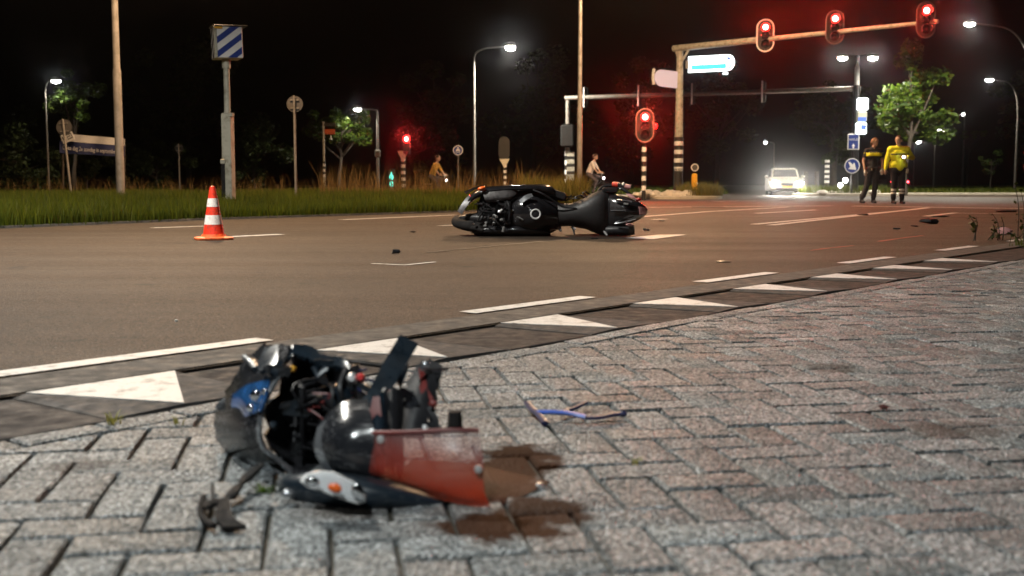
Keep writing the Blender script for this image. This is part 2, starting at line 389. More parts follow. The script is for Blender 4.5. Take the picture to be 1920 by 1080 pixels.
M['rim_red_glow'] = pm('rim_red_glow', (.3, .13, .11), .5, var=.1)  # white signal rim with the lens's red glow put into its colour
# ================================================================== LARGE STRUCTURE
SO = Vector((0.3603, 4.9873, 0)); SA = R(50.4); SD = Vector((math.cos(SA), math.sin(SA), 0)); SN = Vector((SD.y, -SD.x, 0))
def kp(s, nn, z=0.0): p = SO + SD * s + SN * nn; return Vector((p.x, p.y, z))
KW = 0.49                                            # width of the kerb strip
def flat(name, pts, z, mat, parent=None, **kw):
    mb = MB(); mb.add([(p[0], p[1], z) for p in pts], [tuple(range(len(pts)))]); return mb.build(name, mat, parent, **kw)

# ---- ground and carriageway
flat('ground', [(-600, -60), (600, -60), (600, 900), (-600, 900)], -.03, M['soil'], kind='structure')
E0, E1 = kp(-40, 0), kp(60, 0)
road = flat('road', [E0, E1, (60, 60), (90, 95), (70, 140), (26, 140), (12, 62), (3, 62), (-6, 110), (-16, 110), (-14, 62), (-70, 62), (-70, -20)], 0, M['asphalt'], kind='structure')

# ---- concrete gutter between edge line and kerb strip
mb = MB(); mb.add([kp(-14, -.26, .004), kp(9, -.26, .004), kp(9, -.012, .004), kp(-14, -.012, .004)], [(0, 1, 2, 3)])
mb.build('gutter', M['concrete'], kind='structure')
# ---- kerb strip of slabs with raised white teeth
ks = thing('kerb_strip', None, None); ks['kind'] = 'structure'
def slab(name, q, z0, z1, mat, parent, ch=.004):
    """q: polygon (s,n) ; slab with a small chamfer, top sloping up towards the paving"""
    cs = sum(a for a, b in q) / len(q); cn = sum(b for a, b in q) / len(q)
    def P(s, nn, k, dz):
        d = math.hypot(s - cs, nn - cn); f = 1 - k / d
        s2, n2 = cs + (s - cs) * f, cn + (nn - cn) * f
        return kp(s2, n2, z0 + (z1 - z0) * (n2 / KW) + dz)
    mb = MB(); mb.loft([[P(a, b, 0, -.08) for a, b in q], [P(a, b, 0, -ch) for a, b in q], [P(a, b, ch * 1.5, 0) for a, b in q]])
    return mb.build(name, mat, parent, smooth=False)
PER, P0 = 0.963, -0.645
for k in range(-9, 10):
    a = P0 + k * PER; tw = .38
    if k == -2: a -= .047; tw = .46
    if a > 7.5: continue
    j = .004
    slab('kerb_slab', [(a - .04, j), (a + .44, j), (a + .44, KW - j), (a - .04, KW - j)], -.008, .0, M['slab'], ks)
    slab('kerb_slab', [(a + .448, j), (a + PER - .048, j), (a + PER - .048, KW - j), (a + .448, KW - j)], -.008, .0, M['slab'], ks)
    if -8 < k < 6:
        z = .002; mb = MB()
        t0, t1, ap = kp(a, .006, z), kp(a + tw, .006, z), kp(a + .14 + (tw - .38) * .4, KW - .012, z + .006)
        b0, b1 = kp(a - .036, KW - .012, .0012), kp(a + .436, KW - .012, .0012)
        r0, r1 = kp(a, .005, -.01), kp(a + tw, .005, -.01)
        mb.add([t0, ap, b0, kp(a - .036, .005, -.006)], [(0, 1, 2), (0, 2, 3)])
        mb.add([t1, b1, ap, kp(a + .436, .005, -.006)], [(0, 1, 2), (0, 3, 1)])
        mb.add([t0, t1, r1, r0], [(0, 1, 2, 3)]); mb.add([b0, ap, b1, kp(a + .2, KW - .012, -.03)], [(0, 1, 3), (1, 2, 3)])
        mb.build('kerb_tooth', M['slab_facet_shading'], ks, smooth=False)
        mb = MB(); up = Vector((0, 0, .003))
        mb.loft([[t0 + up * .2, t1 + up * .2, ap + up * .2], [t0 + up, t1 + up, ap + up]]); mb.build('white_triangle', M['road_paint'], ks, smooth=False)

# ---- herringbone paving
PA, PW = R(9.6), 0.1015
pu, pv = Vector((math.cos(PA), math.sin(PA), 0)), Vector((-math.sin(PA), math.cos(PA), 0))
PO = Vector((.03, 2.9, 0))
stains = []
for (x, y), a, b_, an, s_ in (((962, 868), .1, .17, R(-12), .97), ((940, 985), .12, .1, R(0), .98), ((1015, 960), .1, .1, R(-20), .94), ((1560, 692), .09, .09, R(20), .5), ((1790, 806), .13, .11, R(20), .45), ((150, 870), .07, .07, 0, .4), ((650, 950), .12, .1, 0, .35)):
    p = gnd(x, y); stains.append(((p.x, p.y), a, b_, an, s_))
M['paver'] = paver_mat('paver', stains)
paving = flat('pavement', [kp(-14, KW), kp(9.2, KW), kp(9.2, 12), kp(-14, 12)], -.012, M['soil'], kind='structure')
def clip(poly, p, nrm):
    out = []
    for i in range(len(poly)):
        a, b_ = poly[i], poly[(i + 1) % len(poly)]; da, db = (a - p).dot(nrm), (b_ - p).dot(nrm)
        if da >= 0: out.append(a)
        if da * db < 0: out.append(a + (b_ - a) * (da / (da - db)))
    return out
def paver_geo(poly, ctr, seed, jit=.003, depth=.05):
    """inset outline with worn chamfer, in coordinates relative to ctr"""
    rr = random.Random(seed); n_ = len(poly); cx = sum((p for p in poly), Vector()) / n_
    def inset(k, z, j):
        o = []
        for i, p in enumerate(poly):
            a = (poly[i] - poly[i - 1]).normalized(); b_ = (poly[(i + 1) % n_] - poly[i]).normalized()
            na, nb = Vector((-a.y, a.x, 0)), Vector((-b_.y, b_.x, 0))
            m_ = (na + nb); m_ = m_ / max(.35, m_.dot(na)) if m_.length > 1e-6 else na
            q = p + m_ * k; o.append(Vector((q.x + rr.uniform(-j, j), q.y + rr.uniform(-j, j), z)) - ctr)
        return o
    rings = [inset(.0042, -depth, 0), inset(.0042, -.004, jit * .6), inset(.0078, 0, jit)]
    tilt = Vector((rr.uniform(-.012, .012), rr.uniform(-.012, .012)))
    for p in rings[2]: p.z += p.x * tilt.x + p.y * tilt.y
    mb = MB(); mb.loft(rings, caps=False); o = len(mb.v) - n_; mb.f.append(list(range(o, o + n_))); mb.m.append(0)
    return mb
cut_p, cut_n = kp(0, KW + PW + .004), SN
rects = []
for i in range(-70, 80):
    for j in range(-60, 90):
        m_ = (i + j) % 4
        if m_ == 0: q = [(i, j), (i + 2, j), (i + 2, j + 1), (i, j + 1)]; vert = 0
        elif m_ == 2: q = [(i, j), (i + 1, j), (i + 1, j + 2), (i, j + 2)]; vert = 1
        else: continue
        poly = [PO + pu * (a * PW) + pv * (b_ * PW) for a, b_ in q]
        c = sum(poly, Vector()) / 4
        if c.y < -1.2 or c.y > 10 or c.x < -3.2 or c.x > 6.5: continue
        if (c - kp(9, 0)).dot(SD) > 0: continue
        cl = clip(poly, cut_p, cut_n)
        if len(cl) < 3: continue
        ar = abs(sum(cl[k].x * cl[(k + 1) % len(cl)].y - cl[(k + 1) % len(cl)].x * cl[k].y for k in range(len(cl)))) / 2
        if ar < .0007: continue
        rects.append((cl, len(cl) == 4 and ar > .98 * 2 * PW * PW, vert))
s_ = -9.0; k = 0
while s_ < 8.8:                                       # stretcher course along the strip
    q = [(s_, KW + .003), (s_ + 2 * PW, KW + .003), (s_ + 2 * PW, KW + PW + .002), (s_, KW + PW + .002)]
    rects.append(([kp(a, b_) for a, b_ in q][::-1], False, 2)); s_ += 2 * PW
def projarea(cl):
    pts = []
    for p in cl:
        if p.y < .4: return 0
        z_ = p.y * math.cos(PITCH) + CAM_H * math.sin(PITCH)
        pts.append((960 + FPX * p.x / z_, HOR + FPX * CAM_H / p.y))
    cx = sum(p[0] for p in pts) / len(pts); cy = sum(p[1] for p in pts) / len(pts)
    if not (-40 < cx < 1960 and cy < 1110): return 0
    return abs(sum(pts[k][0] * pts[(k + 1) % len(pts)][1] - pts[(k + 1) % len(pts)][0] * pts[k][1] for k in range(len(pts))))
order = sorted(range(len(rects)), key=lambda i: -projarea(rects[i][0]))
variants = {}
rest = MB()
for rank, i in enumerate(order):
    cl, full, vert = rects[i]; c = sum(cl, Vector()) / len(cl)
    rz_ = (noise.noise(c * 1.7) * .005) + rnd.uniform(-.0022, .0022)
    if rank < 300:
        if full:
            key = (vert, rnd.randrange(7))
            if key not in variants:
                me = paver_geo(cl, c, hash(key)).mesh('paver'); me.materials.append(M['paver']); variants[key] = me
            me = variants[key]
        else:
            me = paver_geo(cl, c, i).mesh('paver'); me.materials.append(M['paver'])
        link('paver', me, paving, (c.x, c.y, rz_))
    else:
        g = paver_geo(cl, Vector((0, 0, -rz_)), i); g2 = paver_geo(cl, c, i); off = Vector((c.x, c.y, rz_))
        rest.add([p + off for p in g2.v], g2.f)
rest.build('pavers_beyond', M['paver'], paving, kind='stuff')
# moss and tufts in joints
def tuft(p, n_, h, mat, name='weed_tuft', label=None, spread=.02):
    mb = MB()
    for _ in range(n_):
        a = rnd.uniform(0, 6.28); l_ = rnd.uniform(.4, 1) * h; d = Vector((math.cos(a), math.sin(a), 0))
        b0 = d * rnd.uniform(0, spread); w_ = Vector((-d.y, d.x, 0)) * h * .06
        tip = b0 + d * l_ * rnd.uniform(.3, .8) + Vector((0, 0, l_ * .7)); mid = b0 + d * l_ * .2 + Vector((0, 0, l_ * .5))
        mb.add([b0 - w_, b0 + w_, mid + w_ * .8, mid - w_ * .8, tip], [(0, 1, 2, 3), (3, 2, 4)])
    return mb.build(name, mat, None, smooth=False, loc=p, label=label, cat='weed')
M['moss'] = leaf_mat('moss', (.05, .11, .01), (.13, .2, .02))
M['moss_yellow'] = leaf_mat('moss_yellow', (.16, .17, .03), (.26, .24, .06))
for (x, y), h, n_, mt, lb in (((212, 795), .045, 14, 'moss_yellow', 'yellow-green grass tuft at the kerb edge below the white triangle with a long blade'), ((335, 797), .03, 10, 'moss_yellow', 'small yellow-green weed at the head of a paving joint by the kerb'), ((495, 925), .028, 26, 'moss', 'bright green weed sprouting in the joint beside the broken black bracket'), ((1192, 868), .022, 12, 'moss_yellow', 'faint yellow moss tuft in a joint below the blue strap')):
    tuft(gnd(x, y), n_, h, M[mt], label=lb)

# ---- road markings
def stripe(a, b_, wd, z=.005, name='marking', wear=0):
    a, b_ = Vector(a), Vector(b_); d = (b_ - a).normalized(); n_ = Vector((-d.y, d.x, 0)) * wd / 2
    mb = MB(); mb.add([(p.x, p.y, z) for p in (a - n_, b_ - n_, b_ + n_, a + n_)], [(0, 1, 2, 3)])
    return mb.build(name, M['road_paint'], road, smooth=False)
for k in range(-3, 6): stripe(kp(-2.45 + 1.995 * k - (.17 if k == 0 else 0), -.345), kp(-2.45 + 1.995 * k + .9, -.345), .1, name='edge_dash')
PXM = [((285, 428), (402, 424), .14), ((432, 444.5), (527, 440), .14), ((640, 412.5), (852, 403.5), .16), ((825, 424), (893, 421), .14),
       ((697, 495), (762, 498), .035), ((762, 498), (816, 492.5), .035),
       ((1414, 421), (1690, 395.5), .14), ((1445, 423), (1740, 390), .14), ((1736, 406), (1792, 399.5), .14), ((1792, 400), (1880, 401), .14),
       ((1600, 386.5), (1990, 392.5), .3), ((1418, 400.5), (1530, 394), .15), ((1224, 412), (1248, 411), .14),
       ((1200, 407), (1330, 397), .12), ((1330, 397), (1480, 388.5), .12), ((1215, 389), (1560, 386), .2), ((1335, 377.5), (1420, 377), .3)]
for a, b_, wd in PXM: stripe(gnd(*a), gnd(*b_), wd, z=.004 + rnd.random() * .003)
flat('arrow_marking', [gnd(1172, 447), gnd(1235, 440.5), gnd(1287, 440.5), gnd(1225, 449)], .0045, M['road_paint'], road)
def seam(pts, wd, mat, name):
    P_ = catline([gnd(*p) for p in pts], 8); mb = MB(); L_ = []
    for i, p in enumerate(P_):
        d = (P_[min(i + 1, len(P_) - 1)] - P_[max(i - 1, 0)]).normalized(); n_ = Vector((-d.y, d.x, 0)) * wd * rnd.uniform(.35, .65)
        L_ += [Vector((p.x + n_.x, p.y + n_.y, .003)), Vector((p.x - n_.x, p.y - n_.y, .003))]
    mb.add(L_, [(2 * i, 2 * i + 1, 2 * i + 3, 2 * i + 2) for i in range(len(P_) - 1)]); return mb.build(name, mat, road, smooth=False)
M['tar'] = pm('tar', (.016, .015, .014), .5, var=.3)
M['chalk'] = pm('chalk', (.3, .05, .03), .8, var=.3)
seam([(803, 474), (880, 466), (960, 458), (1060, 450), (1180, 446)], .07, M['tar'], 'tar_seam')
seam([(1648, 453), (1690, 447), (1730, 442)], .04, M['chalk'], 'red_spray_line')
seam([(1520, 470), (1560, 465), (1600, 461)], .03, M['chalk'], 'red_spray_line')
M['lid'] = pm('lid', (.02, .018, .016), .5, .5, var=.3)
mb = MB(); mb.lathe([(0.0, .012), (.4, .012), (.42, .006), (.42, -.02)], n=28); mb.build('manhole_cover', M['lid'], road, loc=gnd(1329, 388.5))

# ---- verge
VE = [gnd(-700, 480), gnd(0, 428), gnd(400, 412), gnd(850, 398), gnd(1000, 391), gnd(1110, 383.5)]
VB = Vector((-.42, .9, 0)).normalized()
def vz(t): k = max(0, min(1, t / 7)); return .13 * k * k * (3 - 2 * k)
mb = MB(); rows = []
tv = [0, .25, 1, 2.5, 4.5, 7, 12, 22, 45]
for t in tv: rows.append([Vector((p.x + VB.x * t, p.y + VB.y * t, vz(t) + (.02 if t else .0))) for p in VE])
mb.loft(rows, caps=False, closed=False); mb.build('verge', M['soil'], kind='structure')
mb = MB()
for i in range(1, len(VE) - 1):                       # low concrete edging along the verge
    a, b_ = VE[i], VE[i + 1]; d = (b_ - a).normalized(); n_ = Vector((d.y, -d.x, 0)) * .1
    mb.loft([[a + n_, b_ + n_, b_ + Vector((0, 0, .03)) + n_ * .8, a + Vector((0, 0, .03)) + n_ * .8], [a, b_, b_ + Vector((0, 0, .035)), a + Vector((0, 0, .035))]])
mb.build('verge_edging', M['concrete'], kind='structure')
def vpos(u, t):
    i = min(len(VE) - 2, int(u)); p = VE[i].lerp(VE[i + 1], u - i); return Vector((p.x + VB.x * t, p.y + VB.y * t, vz(t) + .01))
def blades(name, n_, sample, hmin, hmax, wd, mat, lean=.35, **kw):
    P_ = np.array([sample() for _ in range(n_)]); h = nrng.uniform(hmin, hmax, n_) * (.65 + .7 * P_[:, 3])
    a = nrng.uniform(0, 2 * np.pi, n_); d = np.stack([np.cos(a), np.sin(a)], 1); la = nrng.uniform(0, 2 * np.pi, n_); ln = nrng.uniform(.05, lean, n_) * h
    V = np.zeros((n_, 5, 3)); b_ = P_[:, :3]; wv = np.concatenate([d, np.zeros((n_, 1))], 1) * (wd * nrng.uniform(.6, 1.3, n_))[:, None]
    lv = np.stack([np.cos(la) * ln, np.sin(la) * ln, np.zeros(n_)], 1)
    mid = b_ + lv * .3 + np.array([0, 0, 1]) * (h * .6)[:, None]; tip = b_ + lv + np.array([0, 0, 1]) * h[:, None]
    V[:, 0] = b_ - wv; V[:, 1] = b_ + wv; V[:, 2] = mid + wv * .7; V[:, 3] = mid - wv * .7; V[:, 4] = tip
    me = bpy.data.meshes.new(name); me.vertices.add(n_ * 5); me.vertices.foreach_set('co', V.ravel())
    base = np.arange(n_)[:, None] * 5; lo = np.concatenate([base + np.array([0, 1, 2, 3]), base + np.array([3, 2, 4])], 1).ravel()
    me.loops.add(n_ * 7); me.loops.foreach_set('vertex_index', lo)
    me.polygons.add(n_ * 2); st = (np.arange(n_)[:, None] * 7 + np.array([0, 4])).ravel(); me.polygons.foreach_set('loop_start', st)
    me.update(calc_edges=True); me.validate(); me.materials.append(mat)
    return link(name, me, None, **kw)
def s_grass():
    u = 5 * rnd.random(); 
    if u < 1: u = 5 * rnd.random()
    t = rnd.random() ** 1.7 * 20
    p = vpos(u, t); f = .5 + .5 * noise.noise(Vector((p.x * .7, p.y * .7, 3))); f = max(.1, min(1, f + .12 * noise.noise(p * 3)))
    if t < .3: f *= .5
    return (p.x + rnd.gauss(0, .05), p.y + rnd.gauss(0, .05), p.z, f)
blades('grass', 170000, s_grass, .12, .32, .006, M['grass'], label='long unmown grass covering the roadside verge', kind='stuff')
def s_stalk(x0, x1, d0, d1):
    def f():
        px = rnd.uniform(x0, x1); d = rnd.uniform(d0, d1); cl_ = .5 + .5 * noise.noise(Vector((px * .03, d * .3, 9)))
        return ((px - 960) / FPX * d, d, .1, cl_)
    return f
blades('dry_weeds', 1300, s_stalk(-100, 1010, 30, 38), .4, .8, .006, M['dry_weed'], .5, label='tall dry brown weed stalks behind the verge', kind='stuff')
blades('green_weeds', 2600, s_stalk(975, 1100, 28, 31), .25, .8, .008, M['green_weed'], .6, label='tall green and straw weeds behind the fallen motorcycle', kind='stuff')
blades('dry_weeds', 1100, s_stalk(600, 1100, 30, 34), .5, 1.15, .007, M['dry_weed'], .5, label='brown seeding weed stalks around the lamp post and cycle sign', kind='stuff')

# ---- traffic islands
def island(name, cx, cy, rx, ry, rz, h):
    mb = MB(); rings = []
    for f, z in ((1.0, -.02), (1.0, .1), (.96, .12), (.7, h), (.0001, h + .02)):
        rings.append([Vector((cx, cy, z)) + rotz(rz) @ Vector((rx * f * math.copysign(abs(math.cos(a)) ** .7, math.cos(a)), ry * f * math.copysign(abs(math.sin(a)) ** .7, math.sin(a)), 0)) for a in [2 * math.pi * k / 28 for k in range(28)]])
    mb.loft(rings); return mb.build(name, M['concrete_pale'], kind='structure')
isl1 = island('traffic_island', 6.4, 46, 2.0, 3.4, 0, .14)
isl2 = island('keep_right_island', 17.2, 58, 2.6, 2.0, 0, .14)
def rock(p, r, parent):
    mb = MB(); mb.ell((0, 0, 0), (r * rnd.uniform(1, 1.5), r, r * rnd.uniform(.6, .85)), 9, 6)
    for v in mb.v: v *= 1 + .25 * noise.noise(v * 4 / r * .3 + p)
    mb.build('stone', M['stone'], parent, loc=p, rot=(0, 0, rnd.uniform(0, 3)))
for k in range(26): rock(Vector((rnd.uniform(4.7, 7.3), rnd.uniform(43.0, 44.6), .16)), rnd.uniform(.13, .26), isl1)
for k in range(16): rock(Vector((rnd.uniform(15.2, 18.6), rnd.uniform(56.2, 57), .14)), rnd.uniform(.12, .22), isl2)
def s_isl(cx, cy, rx, ry):
    def f():
        a = rnd.uniform(0, 6.28); q = math.sqrt(rnd.random()); return (cx + rx * q * math.cos(a), cy + ry * q * math.sin(a), .13, rnd.random())
    return f
blades('grass', 2200, s_isl(7.4, 44.3, .9, 1.2), .2, .5, .012, M['green_weed'], .6, label='straw-coloured weeds on the traffic island beside the yellow bollard', kind='stuff')
blades('grass', 2600, s_isl(17.2, 57.8, 2.4, 1.7), .15, .42, .014, M['grass'], .6, label='short grass on the keep-right island', kind='stuff')
# far verge, cycle path and far kerb
flat('far_verge', [(3, 62.0), (12, 62.0), (26, 140), (-6, 140)], .01, M['soil'], kind='structure')
flat('far_verge', [(19.5, 60), (90, 66), (120, 140), (30, 140)], .012, M['soil'], kind='structure')
mb = MB(); mb.bbox((40, 59.6, .03), (46, .35, .2), .03); mb.build('far_kerb', M['concrete_pale'], kind='structure')
flat('cycle_path', [(24, 76), (90, 76), (90, 79), (22, 79)], .018, M['concrete_pale'], kind='structure')
def s_far():
    while True:
        x, y = rnd.uniform(1, 60), rnd.uniform(61, 90)
        if (62 < y and 4 < x < 12 + (y - 62) * .15) or (x > 21 + (y - 60) * .15 and not 75 < y < 80): return (x, y, .02, rnd.random())
blades('grass', 26000, s_far, .15, .4, .016, M['grass'], .5, label='dim grass of the far verges beyond the junction', kind='stuff')
# ================================================================== LAMP POSTS
def spot(name, parent, loc, power, col, angle=155, blend=.3, aim=(0, 0, -1), rad=.15):
    d = bpy.data.lights.new(name, 'SPOT'); d.energy = power; d.color = col; d.spot_size = R(angle); d.spot_blend = blend; d.shadow_soft_size = rad
    o = link(name, d, parent, loc); o.rotation_euler = Vector((0, 0, -1)).rotation_difference(Vector(aim)).to_euler(); return o
WARM, WHITE, COOL = (1, .62, .33), (1, .9, .74), (.92, 1, 1)
def lamp_post(label, base, h, arm, r=.08, power=0, col=WARM, lens='lamp_lens', head=(.3, .16, .07), group='street lamps round the junction', step=None, curved=True, name='street_lamp', mat='galv', rise=.5, angle=155):
    t = thing(name, label, 'street lamp', base, 0, group)
    arm = Vector((*arm, 0)); L_ = arm.length
    mb = MB()
    if step: mb.tube([(0, 0, -.15), (0, 0, step), (0, 0, step + .06), (0, 0, h - rise)], [r, r * .97, r * .8, r * .6], 14)
    else: mb.tube([(0, 0, -.15), (0, 0, h * .5), (0, 0, h - rise)], [r, r * .85, r * .62], 12)
    mb.build('pole', M[mat], t)
    if L_ > .05:
        d = arm.normalized()
        pts = catline([Vector((0, 0, h - rise)), Vector((0, 0, h - rise * .45)) + d * L_ * .08, Vector((0, 0, h - rise * .08)) + d * L_ * .4, Vector((0, 0, h)) + d * L_], 5) if curved else [Vector((0, 0, h - rise)), Vector((0, 0, h - .02)), Vector((0, 0, h)) + d * L_]
        mb = MB(); mb.tube(pts, [r * .6 - r * .25 * i / len(pts) for i in range(len(pts))], 8); mb.build('arm', M[mat], t)
    else: d = Vector((0, -1, 0))
    hp = Vector((0, 0, h + .03)) + d * (L_ + head[0] * .7)
    Mh = rotz(math.atan2(d.y, d.x))
    mb = MB(); mb.ell(hp + Vector((0, 0, head[2] * .35)), (head[0], head[1], head[2]), 16, 8, Mh); hd = mb.build('lamp_head', M['galv'], t)
    mb = MB(); mb.ell(hp - Vector((0, 0, head[2] * .45)), (head[0] * .92, head[1] * .95, head[2] * 1.0), 16, 8, Mh); mb.build('lens', M[lens], hd)
    if power: spot('lamp_light', t, hp - Vector((0, 0, head[2] * 1.3 + .05)), power, col, angle)
    return t
def base_at(px, d, z=0.0): return ((px - 960) / (FPX * math.cos(PITCH)) * d * 1.0, d, z)
PW_ = 1.0
lamp_post('white roadside lamp on the verge, out past the traffic cone', (-7.7, 10.2, .05), 7.6, (2.1, -1.5), .09, 4000 * PW_, (1, .97, .88), step=2.5, angle=160)
# added fill lamp behind the camera, brightens the front of the fairing
lamp_post('added fill lamp standing unseen on the herringbone pavement', (-3.1, -2.4, 0), 5.2, (1.5, .9), .07, 850 * PW_, COOL, step=1.2, angle=150)
lamp_post('tall grey pole rising from the verge grass beside the open-day banner', base_at(232, 26, .1), 9.2, (2.2, -2.6), .098, 5200 * PW_, WARM, step=3.05, angle=160)
lamp_post('tall slim pole behind the weeds and the fallen motorcycle', base_at(1085, 36, .1), 10, (1.6, -2.4), .088, 8500 * PW_, WARM, step=2.9, angle=160)
lamp_post('lamp with a slim curved mast and glowing head beside the cycle path sign', base_at(890, 60, 0), 7.75, (1.72, -.4), .09, 7500 * PW_, WHITE, head=(.3, .22, .17), rise=.55)
lamp_post('low lamp among lit leaves beyond the banner', base_at(99, 45, .1), 4.55, (.35, -.1), .05, 140, WHITE, lens='lamp_lens_far', head=(.22, .14, .1))
lamp_post('lamp on a thin mast lighting leaves beside the orange board', base_at(711, 55, .1), 4.1, (-.8, -.1), .075, 300, WHITE, lens='lamp_lens_far', head=(.2, .14, .1), rise=.12)
lamp_post('lamp on a tall bowed arm over the pair of round red-rimmed signs', base_at(1919, 53, 0), 7.95, (-3.0, -.4), .1, 4500 * PW_, WHITE, head=(.28, .15, .11), rise=3.2)
lamp_post('lamp head shining beside the bowed mast, farther up the side road', base_at(1895, 80, 0), 7.9, (-2.0, -.3), .09, 1200, WHITE, lens='lamp_lens_far', head=(.34, .18, .14), rise=2.6)
lamp_post('far lamp above the hi-viz officer over the side road', base_at(1743, 115, 0), 6.1, (.35, 0), .09, 900, WHITE, lens='lamp_lens_far', head=(.36, .2, .22))
lamp_post('far lamp on a kinked mast by a bare sapling', base_at(1797, 105, 0), 7.1, (-.05, 0), .1, 0, WHITE, lens='lamp_lens_far', head=(.15, .12, .14))
lamp_post('farthest tiny lamp beside the head of the hi-viz officer', base_at(1706, 150, 0), 6.3, (.2, 0), .09, 0, WHITE, lens='lamp_lens_far', head=(.4, .2, .25))
lamp_post('small far lamp above the oncoming white car', base_at(1446, 110, 0), 4.7, (-.75, 0), .08, 0, WHITE, lens='lamp_lens_far', head=(.17, .14, .17), rise=.3)
# ================================================================== TRAFFIC SIGNALS
def stadium(w_, h, n_=10):
    r = w_ / 2; o = []
    for k in range(n_ + 1): a = math.pi * k / n_; o.append((r * math.cos(a), h / 2 - r + r * math.sin(a)))
    for k in range(n_ + 1): a = math.pi + math.pi * k / n_; o.append((r * math.cos(a), -h / 2 + r + r * math.sin(a)))
    return o
def signal_head(t, c, w_=.64, h=1.18, yaw=0, lit='red', rim='white_paint', power=0, back=False):
    """Dutch three-lens head with white rimmed oval backing board; faces -Y turned by yaw"""
    Rm = rotz(yaw); c = Vector(c)
    def fn(a, b_, s): return c + Rm @ Vector((a, s, b_))
    o = stadium(w_, h); mb = MB(); mb.prism(o, fn, 0, .03); bd = mb.build('backing_board', M['black_paint'], t)
    mb = MB(); mb.tube([fn(a, b_, -.012) for a, b_ in stadium(w_ * .97, h * .985, 14)] + [fn(*stadium(w_ * .97, h * .985, 14)[0], -.012)], .028, 8, False); mb.build('white_rim', M[rim], bd)
    mb = MB(); mb.bbox(c + Rm @ Vector((0, .1, 0)), (.3, .18, h * .8), .03, (0, 0, yaw)); mb.build('housing', M['black_paint'], t)
    Mx = Rm @ Matrix.Rotation(R(90), 3, 'X')
    for k, z in enumerate((h * .255, 0, -h * .255)):
        p = c + Rm @ Vector((0, -.02, z)); on = lit == ('red', 'amber', 'green')[k]
        mb = MB(); mb.lathe([(.0, .03), (.07, .026), (.148, .006), (.153, -.01)], p, 20, Mx); ln = mb.build('lens', M['red_light'] if on else M['black_gloss'], t)
        if on:
            mb = MB(); mb.lathe([(.0, .042), (.06, .038), (.1, .026)], p, 16, Mx); mb.build('bulb_glow', M['red_core'], ln)
        mb = MB(); rings = []
        for dz in (0, .16):
            rings.append([p + Rm @ Vector(((.165) * math.cos(a), -dz, .165 * math.sin(a))) for a in [R(-30) + R(240) * q / 14 for q in range(15)]])
        mb.loft(rings, caps=False, closed=False)
        mb.build('visor', M['black_paint'], t)
    if power: spot('signal_light', t, c + Rm @ Vector((0, -.2, h * .255)), power, (1, .04, .02), 165, 1, Rm @ Vector((0, -1, -.28)), .1)
def bands(t, x, y, z0, z1, n_, r, first='white_paint', parent=None):
    for k in range(n_):
        a = z0 + (z1 - z0) * k / n_; b_ = z0 + (z1 - z0) * (k + 1) / n_
        mb = MB(); mb.lathe([(r, a), (r + .006, a + .004), (r + .006, b_ - .004), (r, b_)], (x, y, 0), 16)
        mb.build('white_band' if k % 2 == 0 else 'black_band', M['white_paint'] if k % 2 == 0 else M['black_paint'], parent or t)
def zat(py, d): return at(960, py, d).z       # height seen at picture row py
# single signal on a banded pole
t = thing('traffic_signal', 'red traffic signal with white oval rim on a black and white banded pole', 'traffic light', base_at(1205, 40))
mb = MB(); mb.tube([(0, 0, 0), (0, 0, 1.7)], .075, 14); mb.build('pole', M['black_paint'], t)
mb = MB(); mb.tube([(0, 0, 1.7), (0, 0, 3.1)], .05, 12); mb.build('mast', M['black_paint'], t)
bands(t, 0, 0, zat(357, 40), zat(276, 40), 9, .078)
signal_head(t, (0, -.12, zat(236, 40)), power=470, yaw=R(3), rim='rim_red_glow')
mb = MB(); mb.ell((.38, -.1, zat(237, 40)), (.07, .09, .1), 12, 8); mb.build('side_repeater', M['red_light'], t)
# front gantry with three signals
A0 = Vector(base_at(1269, 45)); A1 = Vector(((1745 - 960) / FPX * 37.6, 37.6, 0))
t = thing('signal_gantry', 'tan steel mast with a long arm carrying three red signals over the road', 'gantry', A0)
top = zat(96, 45)
mb = MB(); mb.tube([(0, 0, 0), (0, 0, 2.6), (0, 0, top)], [.175, .165, .13], 18); mb.build('mast', M['beige_paint'], t)
mb = MB(); mb.tube([(0, 0, 0), (0, 0, 1.2)], .182, 18); mb.build('black_foot', M['black_paint'], t)
bands(t, 0, 0, zat(321, 45), zat(257, 45), 8, .176)
dA = (A1 - A0); za, zb = zat(90, 45), zat(40, 37.6)
ua = Vector((dA.x, dA.y, zb - za))
mb = MB(); mb.tube([Vector((0, 0, za)) - ua * .03, Vector((0, 0, za)) + ua * .35], [.13, .12], 14); mb.tube([Vector((0, 0, za)) + ua * .34, Vector((0, 0, za)) + ua], [.095, .07], 12); ar = mb.build('arm', M['beige_paint'], t)
mb = MB(); u_ = ua.normalized(); mb.tube([(0, 0, top - .55), Vector((0, 0, za - .05)) + u_ * .45], .05, 8); mb.build('brace', M['beige_paint'], t)
mb = MB(); mb.tube([(0, 0, top - .55), Vector((0, 0, za - .05)) - u_ * .2], .05, 8); mb.build('brace', M['beige_paint'], t)
